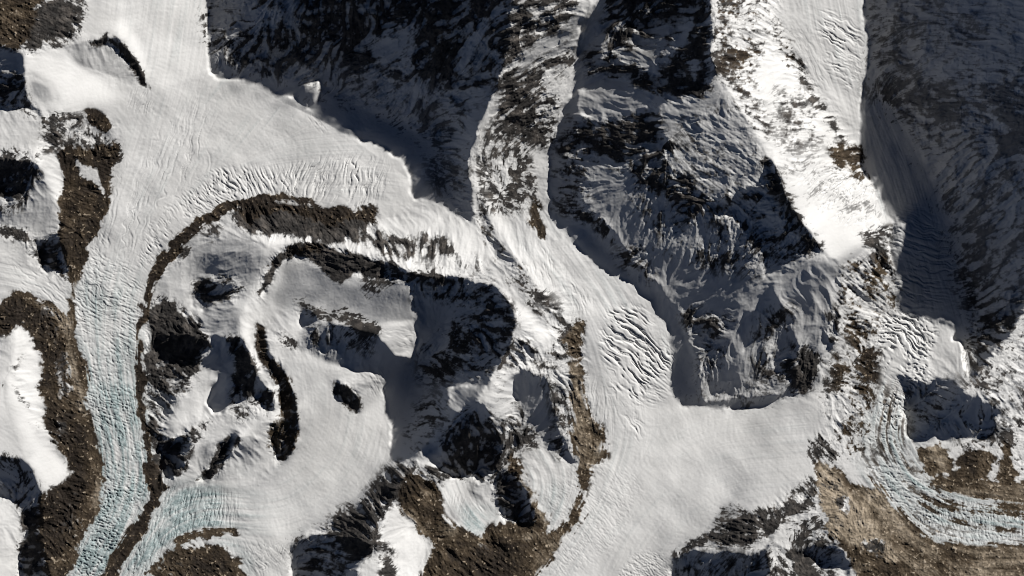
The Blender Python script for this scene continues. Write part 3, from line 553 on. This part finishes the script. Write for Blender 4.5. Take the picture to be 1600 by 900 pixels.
 ("rock_outcrop", "", "thing", "rock outcrop", "long dark brown rock blade between the white crest and the inner glacier", "402,510 410,520 417,540 430,564 445,590 455,612 462,635 467,655 466,680 458,708 442,728 429,723 418,690 416,676 435,656 438,622 425,597 408,562 400,540"),
 ("rock_outcrop", "", "thing", "rock outcrop", "slanting black rock bar in snow above the blue tongue", "298,752 312,744 330,720 345,691 365,681 374,686 358,707 343,737 325,753"),
 ("rock_outcrop", "", "thing", "rock outcrop", "squarish black rock at the fork where two glaciers meet", "235,698 258,685 292,682 293,708 276,743 252,751 240,726"),
 ("rock_outcrop", "", "thing", "rock outcrop", "brown dome on the left bank below the round snow peak", "128,172 140,167 155,174 173,195 177,207 165,211 150,201 134,188"),
 ("rock_outcrop", "", "thing", "rock outcrop", "tan brown rounded knob beside the right glacier under the deep shadow", "1436,705 1455,694 1475,694 1488,715 1491,735 1465,747 1445,744 1434,725"),
 ("rock_outcrop", "", "thing", "rock outcrop", "dark rock patch by the right edge between the knob and the white snow", "1500,722 1520,709 1540,701 1556,720 1546,746 1505,749"),
]
import numpy as np, math, time
_T0 = time.time()
ELEV = math.radians(30.0)
TANE = math.tan(ELEV)
F = np.float32

# ---------------------------------------------------------------- small raster helpers
def blur(a, s):
    if s <= 0.3: return a.astype(F)
    a = a.astype(np.float64)
    r = max(1, int(round(math.sqrt(s * s * 12 / 3 + 1) / 2 - .5)))
    for ax in (0, 1):
        for _ in range(3):
            p = np.concatenate([np.repeat(np.take(a, [0], ax), r + 1, ax), a, np.repeat(np.take(a, [-1], ax), r, ax)], ax)
            c = np.cumsum(p, ax); n = 2 * r + 1
            a = (np.take(c, range(n, c.shape[ax]), ax) - np.take(c, range(0, c.shape[ax] - n), ax)) / n
    return a.astype(F)

class Grid:
    def __init__(s, x0, y0, x1, y1, st):
        s.st = st; s.xs = np.arange(x0, x1 + .5 * st, st, dtype=F); s.ys = np.arange(y0, y1 + .5 * st, st, dtype=F)
        s.w = len(s.xs); s.h = len(s.ys); s.x0 = x0; s.y0 = y0
        s.X, s.Y = np.meshgrid(s.xs, s.ys)
    def zero(s): return np.zeros((s.h, s.w), F)

def sample(src, a, X, Y):
    fx = np.clip((X - src.x0) / src.st, 0, src.w - 1.001); fy = np.clip((Y - src.y0) / src.st, 0, src.h - 1.001)
    ix = fx.astype(np.int32); iy = fy.astype(np.int32); tx = (fx - ix).astype(F); ty = (fy - iy).astype(F)
    return (a[iy, ix] * (1 - tx) + a[iy, ix + 1] * tx) * (1 - ty) + (a[iy + 1, ix] * (1 - tx) + a[iy + 1, ix + 1] * tx) * ty

def noise(X, Y, lam, seed, rot=0., asp=1.):
    """smooth value noise of wavelength lam, about unit variance"""
    if rot or asp != 1.:
        c, s = math.cos(rot), math.sin(rot)
        X, Y = (X * c + Y * s) / asp, (-X * s + Y * c)
    R = np.random.default_rng(seed).normal(0, 1.35, (257, 257)).astype(F)
    u = X / lam + 311.7; v = Y / lam + 173.3
    fu = np.floor(u); fv = np.floor(v); tu = (u - fu).astype(F); tv = (v - fv).astype(F)
    iu = fu.astype(np.int32) & 255; iv = fv.astype(np.int32) & 255
    tu = tu * tu * (3 - 2 * tu); tv = tv * tv * (3 - 2 * tv)
    return (R[iv, iu] * (1 - tu) + R[iv, iu + 1] * tu) * (1 - tv) + (R[iv + 1, iu] * (1 - tu) + R[iv + 1, iu + 1] * tu) * tv

def fbm(X, Y, lam, seed, octs=5, gain=.55, ridged=False, rot=0., asp=1.):
    o = 0.; a = 1.; t = 0.
    for k in range(octs):
        n = noise(X, Y, lam / 2 ** k, seed + 17 * k, rot, asp)
        if ridged: n = 1.2 - 1.5 * np.abs(n)
        o = o + a * n; t += a * a; a *= gain
    return o / math.sqrt(t)

def fill(g, pts, WX=None, WY=None):
    """inside test of an outline on grid g (coordinates may be warped)"""
    X = g.X if WX is None else WX; Y = g.Y if WY is None else WY
    pad = 12
    px = [p[0] for p in pts]; py = [p[1] for p in pts]
    i0 = max(0, int((min(px) - pad - g.x0) / g.st)); i1 = min(g.w, int((max(px) + pad - g.x0) / g.st) + 2)
    j0 = max(0, int((min(py) - pad - g.y0) / g.st)); j1 = min(g.h, int((max(py) + pad - g.y0) / g.st) + 2)
    m = np.zeros((g.h, g.w), bool)
    if i1 <= i0 or j1 <= j0: return m
    x = X[j0:j1, i0:i1]; y = Y[j0:j1, i0:i1]; r = np.zeros(x.shape, bool)
    n = len(pts)
    for k in range(n):
        ax, ay = pts[k]; bx, by = pts[(k + 1) % n]
        if ay == by: continue
        r ^= ((ay > y) != (by > y)) & (x < (bx - ax) * (y - ay) / (by - ay) + ax)
    m[j0:j1, i0:i1] = r
    return m

def soft(g, pts, s, WX=None, WY=None):
    """0..1 mask with an edge about s map pixels wide, worked out in a window"""
    px = [p[0] for p in pts]; py = [p[1] for p in pts]; pad = 14 + 3 * s
    i0 = max(0, int((min(px) - pad - g.x0) / g.st)); i1 = min(g.w, int((max(px) + pad - g.x0) / g.st) + 2)
    j0 = max(0, int((min(py) - pad - g.y0) / g.st)); j1 = min(g.h, int((max(py) + pad - g.y0) / g.st) + 2)
    if i1 <= i0 + 1 or j1 <= j0 + 1: return (slice(0, 1), slice(0, 1)), np.zeros((1, 1), F)
    sl = (slice(j0, j1), slice(i0, i1))
    return sl, blur(fill(g, pts, WX, WY)[sl], s / g.st)

def lay(a, v, g, s, sf, WX=None, WY=None):
    """paint value v over array a inside outline s"""
    sl, k = soft(g, _p(s), sf, WX, WY); a[sl] = a[sl] * (1 - k) + v * k

def top(a, v, g, s, sf, WX=None, WY=None):
    sl, k = soft(g, _p(s), sf, WX, WY); a[sl] = np.maximum(a[sl], v * k)

def skew(a):
    h, w = a.shape; o = np.zeros((h, w + h), a.dtype)
    for j in range(h): o[j, j:j + w] = a[j]
    return o
def unskew(o, w):
    return np.stack([o[j, j:j + w] for j in range(o.shape[0])])

def run_sum(mask_s, val_s):
    """per cell: the sum of val over its run of mask along the sun's direction"""
    acc = np.zeros_like(val_s); c = np.zeros(val_s.shape[1], val_s.dtype)
    for j in range(val_s.shape[0]):
        c = np.where(mask_s[j], c + val_s[j], 0); acc[j] = c
    tot = np.zeros_like(val_s); t = np.zeros_like(c); prev = np.zeros(len(c), bool)
    for j in range(val_s.shape[0] - 1, -1, -1):
        t = np.where(mask_s[j], np.where(prev, t, acc[j]), 0); tot[j] = t; prev = mask_s[j]
    return tot

def run_mean(mask, val):
    ms = skew(mask); v = skew(val.astype(np.float64))
    s = run_sum(ms, v); n = run_sum(ms, ms.astype(np.float64))
    return unskew((s / np.maximum(n, 1)).astype(F), mask.shape[1])

def sunline(h, st):
    """height of the shadow line reaching each cell from the sun side (sun at map upper right)"""
    S = np.full(h.shape, -1e9, F); d = math.sqrt(2) * st * TANE
    cur = h[0].copy()
    for j in range(1, h.shape[0]):
        nx = np.full(h.shape[1], -1e9, F); nx[:-1] = cur[1:] - d
        S[j] = nx; cur = np.maximum(h[j], nx)
    return S

# ---------------------------------------------------------------- relief from the survey
def ragged(g):
    return g.X + 1.7 * fbm(g.X, g.Y, 16, 15, 2, .6), g.Y + 1.7 * fbm(g.X, g.Y, 16, 16, 2, .6)

def targets(g):
    shade = np.zeros((g.h, g.w), bool); w = np.ones((g.h, g.w), F)
    WX, WY = ragged(g)
    for v, s in SHADE:
        m = fill(g, _p(s), WX, WY); shade |= m; w = np.where(m, v, w)
    for v, s in FLOOR: lay(w, v, g, s, 8)
    p = g.zero(); lit = np.zeros((g.h, g.w), bool)
    for v, sf, s in SLOPE:
        lay(p, v, g, s, sf)
        if v >= .3: shade &= ~fill(g, _p(s), WX, WY)
    return shade, w, p

def ds(h, st):
    o = np.zeros_like(h); o[1:, :-1] = (h[:-1, 1:] - h[1:, :-1]) / (math.sqrt(2) * st); return o

def solve(g, h, p, ws, wt, it, wa=.02):
    st = g.st; r2 = math.sqrt(2) * st
    def Gs(h): return (h[:-1, 1:] - h[1:, :-1]) / r2
    def Gt(h): return (h[1:, 1:] - h[:-1, :-1]) / r2
    def Gx(h): return (h[:, 1:] - h[:, :-1]) / st
    def Gy(h): return (h[1:] - h[:-1]) / st
    Ws = ws[1:, :-1]; Wt = wt[1:, 1:]
    def At(s, t, x, y):
        o = np.zeros((g.h, g.w))
        if s is not None: o[:-1, 1:] += s / r2; o[1:, :-1] -= s / r2
        if t is not None: o[1:, 1:] += t / r2; o[:-1, :-1] -= t / r2
        if x is not None:
            o[:, 1:] += x / st; o[:, :-1] -= x / st; o[1:] += y / st; o[:-1] -= y / st
        return o
    def A(h): return At(Ws * Gs(h), Wt * Gt(h), wa * Gx(h), wa * Gy(h)) + 1e-9 * h
    b = At(Ws * p[1:, :-1], None, None, None)
    h = h.astype(np.float64); r = b - A(h); d = r.copy(); rr = (r * r).sum()
    for k in range(it):
        Ad = A(d); al = rr / (d * Ad).sum(); h += al * d; r -= al * Ad; n = (r * r).sum()
        d = r + n / rr * d; rr = n
    return h.astype(F)

def relief():
    h = None; gp = None
    for st, outer, it in ((16, 8, 120), (8, 8, 80), (4, 6, 60), (2, 2, 45)):
        g = Grid(-192, -192, 1792, 1088, st)
        shade, w, p = targets(g)
        wn = w / np.maximum(run_mean(shade, w), 1e-3)
        pt = np.where(shade, TANE * wn, p).astype(F)
        ws = np.ones((g.h, g.w)); ws = np.where(~shade & (np.abs(p) < .08), 2., 1.); wt = np.where(shade, .06, np.where(np.abs(p) < .08, .3, .08))
        h = g.zero() if h is None else blur(sample(gp, h, g.X, g.Y), gp.st / 2 / st)
        add = g.zero() if gp is None else sample(gp, add, g.X, g.Y)
        for o in range(outer):
            h = solve(g, h, pt + add, ws, wt, it)
            a = ds(h, st)
            add = add + np.where(shade, run_mean(shade, pt - a), .5 * blur(np.where(shade, 0, pt - a), 2))
            add = np.clip(add, -1.2, 1.2)
        S = sunline(h, st); vis = S <= h + .02 * st
        print('relief', st, 'mismatch lit->dark %.3f dark->lit %.3f' % (np.mean(~vis & ~shade), np.mean(vis & shade)), 'range', h.min(), h.max(), round(time.time() - _T0, 1))
        gp = g
    return g, h, shade

def settle(gc, hc):
    """work the ridge lines and shadow edges out at 2 px: ground in the shade stays under the sun line, sunlit ground above it"""
    g = Grid(-192, -192, 1792, 1088, 2)
    h = hc.copy()
    WX, WY = ragged(g)
    sh = np.zeros((g.h, g.w), bool)
    for v, s in SHADE: sh |= fill(g, _p(s), WX, WY)
    for v, sf, s in SLOPE:
        if v >= .3: sh &= ~fill(g, _p(s), WX, WY)
    inner = blur(sh, 2.5)
    h0 = h.copy()
    for k in range(6):
        S = sunline(h, 2)
        dn = np.where(sh, np.maximum(h - S + 2.2 * np.clip(inner * 2 - 1, .03, 1), 0), 0)
        up = np.where(~sh, np.maximum(S - h, 0), 0)
        h = h - dn + .6 * blur(up, 1.5)
        h = np.where(sh, np.where(inner > .97, blur(h, .8), h), h)
    S = sunline(h, 2)
    print('settle', 'wrongly dark %.3f wrongly lit %.3f' % (np.mean((S > h + .1) & ~sh), np.mean((S <= h) & sh)), 'moved', np.abs(h - h0).mean(), np.percentile(np.abs(h - h0), 99))
    return g, h, sh
def cdf(n): return .5 * (1 + np.tanh(.8 * n))      # normal noise to 0..1
def unit(a): return ((a - a.mean()) / (a.std() + 1e-9)).astype(F)

def lic(n, vx, vy, K):
    """noise smeared K steps along a direction field: ribs, gullies, flow lines"""
    h, w = n.shape; acc = n.copy(); nf = n.ravel(); ux = vx.ravel(); uy = vy.ravel()
    J, I = np.meshgrid(np.arange(h, dtype=F), np.arange(w, dtype=F), indexing='ij')
    for sgn in (1, -1):
        x = I.copy(); y = J.copy(); f = np.arange(h * w, dtype=np.int32).reshape(h, w)
        for k in range(K):
            x += sgn * ux[f]; y += sgn * uy[f]
            f = np.clip(y + .5, 0, h - 1).astype(np.int32) * w + np.clip(x + .5, 0, w - 1).astype(np.int32)
            acc += nf[f] * (1 - k / (K + 1))
    return acc

def flow_field(g):
    c = Grid(-24, -24, 1624, 924, 8); fx, fy = c.zero(), c.zero()
    for wd, s in FLOWS:
        p = np.array(_p(s))
        for (ax, ay), (bx, by) in zip(p[:-1], p[1:]):
            L = math.hypot(bx - ax, by - ay); tx, ty = (bx - ax) / L, (by - ay) / L
            for k in range(max(2, int(L / 12))):
                t = (k + .5) / max(2, int(L / 12)); q = np.exp(-((c.X - ax - (bx - ax) * t) ** 2 + (c.Y - ay - (by - ay) * t) ** 2) / (2 * (wd * .6) ** 2)) / wd
                fx += q * tx; fy += q * ty
    m = np.sqrt(fx * fx + fy * fy) + 1e-9
    fx = sample(c, fx / m, g.X, g.Y); fy = sample(c, fy / m, g.X, g.Y); m = np.sqrt(fx * fx + fy * fy) + 1e-9
    return (fx / m).astype(F), (fy / m).astype(F)

def detail(gc, hc):
    g = Grid(-24, -24, 1624, 924, 1)
    X, Y = g.X, g.Y
    g2, h2, sh2 = settle(gc, hc)
    h = blur(sample(g2, h2, X, Y), .6)
    w1 = fbm(X, Y, 16, 5, 4, .7); w2 = fbm(X, Y, 16, 55, 4, .7)      # ragged outlines
    WX = X + 2.2 * w1; WY = Y + 2.2 * w2
    hs = blur(h, 6); gy, gx = np.gradient(hs); m = np.sqrt(gx * gx + gy * gy) + 1e-3
    sl = m.copy(); steep = np.clip(sl / .45, .15, 1.3)
    vx, vy = (gx / m).astype(F), (gy / m).astype(F)
    dx = noise(X, Y, 34, 301) * .3; dy = noise(X, Y, 34, 302) * .3
    vx = vx + dx; vy = vy + dy
    for deg, sf, s in BANDS:
        (q, k) = soft(g, _p(s), sf); c, si = math.cos(math.radians(deg)), math.sin(math.radians(deg))
        sg = np.sign(vx[q] * c + vy[q] * si) + .01
        vx[q] = vx[q] * (1 - k) + k * (c + .3 * dx[q]) * sg; vy[q] = vy[q] * (1 - k) + k * (si + .3 * dy[q]) * sg
    m = np.sqrt(vx * vx + vy * vy) + 1e-6; vx = (vx / m).astype(F); vy = (vy / m).astype(F)
    fx, fy = flow_field(g)
    st1 = unit(lic(noise(X, Y, 1.5, 71), vx, vy, 5))        # flutes
    st2 = unit(lic(noise(X, Y, 3.6, 72), vx, vy, 9))         # ribs
    st3 = unit(lic(noise(X, Y, 10, 73), vx, vy, 18))        # spurs and gullies
    st4 = unit(lic(noise(X, Y, 26, 74), vx, vy, 34))
    fl1 = unit(lic(noise(X, Y, 1.8, 75), fx, fy, 26))       # ice flow lines
    fl2 = unit(lic(noise(X, Y, 5, 76), fx, fy, 60))
    rough = unit(fbm(X, Y, 44, 81, 5, .6, True)); fine = unit(fbm(X, Y, 4, 91, 2, .9))
    mid = unit(fbm(X, Y, 60, 101, 6, .76)); big = unit(fbm(X, Y, 80, 131, 3, .5))
    cov, earth, tan, ice, smooth, flow = g.zero(), g.zero(), g.zero(), g.zero(), g.zero(), g.zero()
    RX = WX + 1.6 * noise(X, Y, 7, 601); RY = WY + 1.6 * noise(X, Y, 7, 602)
    for v, sf, s in ROCK: lay(cov, v, g, s, sf, RX, RY)
    EX = WX + 2.4 * noise(X, Y, 24, 611) + 1.2 * noise(X, Y, 6, 613); EY = WY + 2.4 * noise(X, Y, 24, 612) + 1.2 * noise(X, Y, 6, 614)
    for v, sf, s in EARTH: lay(earth, v, g, s, sf * 1.1, EX, EY)
    tan += .3
    for v, sf, s in TAN: sl_, k_ = soft(g, _p(s), sf, WX, WY); tan[sl_] += (.75 * v if v > 0 else v) * k_
    for v, sf, s in ICE: top(ice, v, g, s, sf, WX, WY)
    for sf, s in SMOOTH: top(smooth, 1., g, s, sf * .7)
    for v, sf, s in FLOWING: top(flow, v, g, s, sf)
    # relief: spurs, ribs and flutes down the fall line, sharper where rock shows
    covb = blur(np.maximum(cov, .35 * earth), 4)
    rocky = (1 - smooth) * np.clip(covb * 1.5, 0, 1)
    crest = lambda a: .9 - 1.25 * np.abs(a)
    d = (1 - smooth) * (.36 + .64 * np.clip(covb * 1.4, 0, 1)) * (1.5 * crest(st4) * steep + 1.0 * crest(st3) * steep + .9 * rough)
    d += (1 - smooth) * (.28 + .72 * rocky) * (.42 * st2 * steep + .07 * st1 * steep)
    d += rocky * (.22 * fine + .20 * st1 + .10 * unit(noise(X, Y, 1.3, 98))) + (1 - smooth) * .03 * fine
    # snow lies in the hollows and off the ribs
    hol = unit(d - blur(d, 4))
    U = cdf(unit(.62 * mid + .36 * st2 + .50 * st1 + .46 * fine + .26 * st3 - .5 * hol))
    wid = .2 + .3 * np.clip(sl / .6, 0, 1)
    rock = np.clip((cov - U) / wid + .5, 0, 1) * np.clip(cov * 12, 0, 1)
    dust = g.zero()
    for v, sf, s in DUSTY: top(dust, v, g, s, sf)
    rock = rock * (1 - dust); sm = np.clip(flow, 0, 1)
    U2 = cdf(unit(.55 * mid + .25 * fine + .35 * st2 + sm * .9 * fl2 + sm * .6 * fl1))
    ea = np.clip((earth * 1.3 - U2) / .36 + .5, 0, 1) * np.clip(earth * 12, 0, 1)
    d += .35 * (rock - blur(rock, 1.5)) * (1 - .5 * ea)
    # bare ground: gullies, boulders, banks along the ice
    gul = unit(.7 * st2 + .6 * st3 + .5 * mid)
    d += ea * (1 - .6 * sm) * (.18 * st2 + .10 * st1 + .5 * st3 * steep) + ea * (.12 * fine + .10 * unit(noise(X, Y, 1.5, 97)) + sm * (.22 * fl2 + .12 * fl1))
    tan = np.clip(tan + .10 * mid + .06 * big + (.14 + .3 * np.abs(tan)) * (.35 * gul * (1 - sm) + sm * (.3 * fl2 + .22 * fl1)) + .8 * np.clip(fine - 1.2, 0, 1), 0, 1) * (earth > .02)
    # glacier surfaces
    d += smooth * (.03 * mid + 1.2 * big + .05 * fine + .05 * st2) + (1 - ea) * sm * (.14 * fl1 + .30 * fl2)
    ice = np.clip(ice * (1 + .35 * fl2 + .2 * fl1 + .25 * mid) + sm * .20 * np.clip(.7 * fl2 + .5 * fl1 - .1, -.2, 2), 0, 1)
    for a, lam, deg, ln, sf, s in CRACK:
        r = math.radians(deg); q, k = soft(g, _p(s), sf); x, y = X[q], Y[q]
        b = .35 * lam * noise(x, y, 45, 7) + .14 * lam * noise(x, y, 11, 8); c = .35 * lam * noise(x, y, 45, 9) + .14 * lam * noise(x, y, 11, 10)
        n = noise(x + b, y + c, lam * .33, int(deg * 7 + lam * 13), r, ln * 1.1)
        n = n + .5 * noise(x + b, y + c, lam * .20, int(deg * 5 + lam * 11), r + .12, ln * .8)
        n = .6 * np.tanh(1.2 * n) - 1.3 * np.exp(-(n + 1.1) ** 2 * 5)
        d[q] += a * lam * .155 * np.clip(k * (1.15 + .35 * mid[q]) - .15, 0, 1) * n * (1 - .7 * ea[q])
    return dict(g=g, g2=g2, h2=h2, h=h, sh=sample(g2, sh2.astype(F), X, Y), d=d.astype(F), rock=rock.astype(F), earth=ea.astype(F), tan=tan.astype(F), ice=ice.astype(F), smooth=smooth)
# ---------------------------------------------------------------- build
import bpy
PX = 10.0                                   # metres per map pixel
gc, hc, _sh = relief()
D = detail(gc, hc)
g = D['g']

def axis(a, b, n0):
    """1-px spacing over the surveyed ground, widening far beyond it"""
    o = []; s = 1.0; x = 0.
    while x < 9000:
        s *= 1.13; x += s; o.append(x)
    return np.concatenate([a - np.array(o[::-1]), np.arange(a, b + .5, 1.), b + np.array(o)]).astype(F), len(o)
xs, nx = axis(g.xs[0], g.xs[-1], 0); ys, ny = axis(g.ys[0], g.ys[-1], 0)
X, Y = np.meshgrid(xs, ys)
inn = (slice(ny, ny + g.h), slice(nx, nx + g.w))
out = np.maximum(np.maximum(-170 - X, X - 1770), np.maximum(-170 - Y, Y - 1070)); out = np.maximum(out, 0)
edge = np.maximum(np.maximum(-24 - X, X - 1624), np.maximum(-24 - Y, Y - 924)); edge = np.clip(edge / 60, 0, 1)
far = np.maximum(np.maximum(-24 - X, X - 1624), np.maximum(-24 - Y, Y - 924)); far = np.clip(far / 90, 0, 1)
H = sample(D['g2'], D['h2'], X, Y) - .22 * np.minimum(out, 1500) + sample(g, D['d'], X, Y) * (1 - edge) + edge * 3 * fbm(X, Y, 60, 401, 4, .6, True)
H += np.clip(out / 600, 0, 1) * 45 * fbm(X, Y, 420, 411, 6, .5, True)
H[inn] = D['h'] + D['d']
def spread(a, outer):
    jx = X + 26 * far * fbm(X, Y, 30, 431, 3, .6); jy = Y + 26 * far * fbm(X, Y, 30, 441, 3, .6)
    o = (sample(g, a, jx, jy) * (1 - far) + outer * far).astype(F); o[inn] = a; return o
wild = np.clip(fbm(X, Y, 90, 421, 5, .6) * .8, 0, 1)
rock = spread(D['rock'], wild); earth = spread(D['earth'], X * 0); ice = spread(D['ice'], X * 0); tan = spread(D['tan'], X * 0)

# which piece owns each cell
lab = np.full((len(ys) - 1, len(xs) - 1), -1, np.int16)
gcell = Grid(-23.5, -23.5, 1623.5, 923.5, 1)
w1 = fbm(gcell.X, gcell.Y, 18, 5, 4, .65); w2 = fbm(gcell.X, gcell.Y, 18, 55, 4, .65)
sub = np.full((gcell.h, gcell.w), -1, np.int16)
owner = []
for i, (name, part, kind, cat, label, s) in enumerate(PIECES):
    m = fill(gcell, _p(s), gcell.X + 2 * w1, gcell.Y + 2 * w2)
    if part:
        m &= sub == owner[-1] if owner and PIECES[i - 1][1] == '' else m & (sub >= 0) & (sub == max(k for k in range(i) if PIECES[k][1] == ''))
    sub[m] = i; owner.append(i)
lab[ny:ny + gcell.h, nx:nx + gcell.w] = sub

# ---------------------------------------------------------------- material
def ground_material():
    m = bpy.data.materials.new('snow_rock_and_ice'); m.use_nodes = True
    nt = m.node_tree; N = nt.nodes; L = nt.links
    bs = N['Principled BSDF']
    at = N.new('ShaderNodeAttribute'); at.attribute_name = 'cover'
    sep = N.new('ShaderNodeSeparateColor'); L.new(at.outputs['Color'], sep.inputs[0])
    geo = N.new('ShaderNodeNewGeometry')
    def noise_node(scale, det=4., rough=.6):
        n = N.new('ShaderNodeTexNoise'); n.inputs['Scale'].default_value = scale; n.inputs['Detail'].default_value = det
        n.inputs['Roughness'].default_value = rough; L.new(geo.outputs['Position'], n.inputs['Vector']); return n.outputs['Fac']
    def ramp(f, stops):
        r = N.new('ShaderNodeValToRGB'); e = r.color_ramp.elements
        while len(e) < len(stops): e.new(.5)
        for k, (p, c) in enumerate(stops): e[k].position = p; e[k].color = (*c, 1)
        L.new(f, r.inputs[0]); return r.outputs[0]
    def mix(f, a, b):
        x = N.new('ShaderNodeMix'); x.data_type = 'RGBA'; L.new(f, x.inputs['Factor']); L.new(a, x.inputs['A']); L.new(b, x.inputs['B']); return x.outputs['Result']
    snow = ramp(noise_node(.0011), [(.3, (.50, .497, .49)), (.65, (.565, .563, .558))])
    blue = ramp(noise_node(.014, 5, .75), [(.3, (.10, .135, .14)), (.5, (.24, .295, .30)), (.70, (.50, .54, .54))])
    rk = ramp(noise_node(.006, 6, .7), [(.3, (.013, .0125, .0125)), (.5, (.037, .034, .032)), (.7, (.10, .088, .078))])
    ea = ramp(noise_node(.008, 6, .72), [(.3, (.023, .016, .010)), (.52, (.056, .041, .026)), (.72, (.12, .092, .064))])
    tn = ramp(noise_node(.008, 6, .7), [(.3, (.13, .105, .078)), (.52, (.29, .24, .18)), (.7, (.42, .36, .29))])
    c = mix(sep.outputs[2], snow, blue)
    c = mix(sep.outputs[0], c, rk)
    def span(f, a, z):
        x = N.new('ShaderNodeMapRange'); x.inputs['From Min'].default_value = a; x.inputs['From Max'].default_value = z; L.new(f, x.inputs['Value']); return x.outputs[0]
    dk = ramp(noise_node(.009, 6, .72), [(.3, (.009, .007, .005)), (.55, (.022, .0165, .0125)), (.72, (.05, .041, .033))])
    ea = mix(span(at.outputs['Alpha'], 0, .4), dk, ea)
    c = mix(sep.outputs[1], c, mix(span(at.outputs['Alpha'], .4, 1.), ea, tn))
    L.new(c, bs.inputs['Base Color'])
    bs.inputs['Roughness'].default_value = .85; bs.inputs['Specular IOR Level'].default_value = .15
    return m
MAT = ground_material()

W = len(xs)
def mesh_of(name, cells):
    j, i = np.nonzero(cells); a = (j * W + i).astype(np.int64)
    q = np.stack([a + W, a + W + 1, a + 1, a], 1).ravel()
    u, inv = np.unique(q, return_inverse=True)
    me = bpy.data.meshes.new(name); n = len(a)
    co = np.empty((len(u), 3), F); co[:, 0] = (X.ravel()[u] - 800) * PX; co[:, 1] = (450 - Y.ravel()[u]) * PX; co[:, 2] = H.ravel()[u] * PX
    me.vertices.add(len(u)); me.vertices.foreach_set('co', co.ravel())
    me.loops.add(4 * n); me.loops.foreach_set('vertex_index', inv.ravel().astype(np.int32))
    me.polygons.add(n); me.polygons.foreach_set('loop_start', np.arange(0, 4 * n, 4, dtype=np.int32))
    at = me.attributes.new('cover', 'FLOAT_COLOR', 'POINT')
    at.data.foreach_set('color', np.stack([t.ravel()[u] for t in (rock, earth, ice, tan)], 1).astype(F).ravel())
    me.update(calc_edges=True); me.materials.append(MAT)
    o = bpy.data.objects.new(name, me); bpy.context.scene.collection.objects.link(o)
    return o
body = None
for i, (name, part, kind, cat, label, s) in enumerate(PIECES):
    cells = lab == i
    if not cells.any(): continue
    o = mesh_of(part or name, cells)
    if part:
        o.parent = body
        if label: o['label'] = label
    else:
        body = o; o['label'] = label; o['category'] = cat; o['kind'] = kind
        grp = {'glacier': 'glaciers between the peaks', 'rock_outcrop': 'rock outcrops standing out of the snow', 'moraine': 'moraines along the ice'}.get(name)
        if grp: o['group'] = grp
o = mesh_of('terrain', lab == -1); o['kind'] = 'structure'; o['category'] = 'terrain'; o['label'] = 'snowy high ground between and beyond the named peaks'

# ---------------------------------------------------------------- sky, sun, camera
sc = bpy.context.scene
wd = bpy.data.worlds.new('World'); sc.world = wd; wd.use_nodes = True
bg = wd.node_tree.nodes['Background']; sky = wd.node_tree.nodes.new('ShaderNodeTexSky'); sky.sky_type = 'NISHITA'; sky.sun_disc = False
sky.sun_elevation = ELEV; sky.sun_rotation = math.radians(45); sky.altitude = 8000; sky.air_density = .38; sky.dust_density = .5; sky.ozone_density = .6
wd.node_tree.links.new(sky.outputs[0], bg.inputs[0]); bg.inputs[1].default_value = .05
sun = bpy.data.lights.new('sun', 'SUN'); sun.energy = 5.0; sun.angle = math.radians(.5); sun.color = (1, .972, .93)
so = bpy.data.objects.new('sun', sun); sc.collection.objects.link(so); so.rotation_euler = (math.radians(90) - ELEV, 0, math.radians(135))
cam = bpy.data.cameras.new('camera'); co = bpy.data.objects.new('camera', cam); sc.collection.objects.link(co)
DIST = 400000.; co.location = (0, 0, DIST); cam.sensor_width = 36; cam.lens = 36 * (DIST - 900.) / (1600 * PX); cam.clip_start = 100; cam.clip_end = 1e6
sc.camera = co
vs = sc.view_settings; vs.view_transform = 'Standard'; vs.look = 'None'; vs.exposure = .43; vs.gamma = 1; vs.use_curve_mapping = False
sc.cycles.filter_width = .9; sc.cycles.max_bounces = 4; sc.cycles.diffuse_bounces = 1
print('script', round(time.time() - _T0, 1))
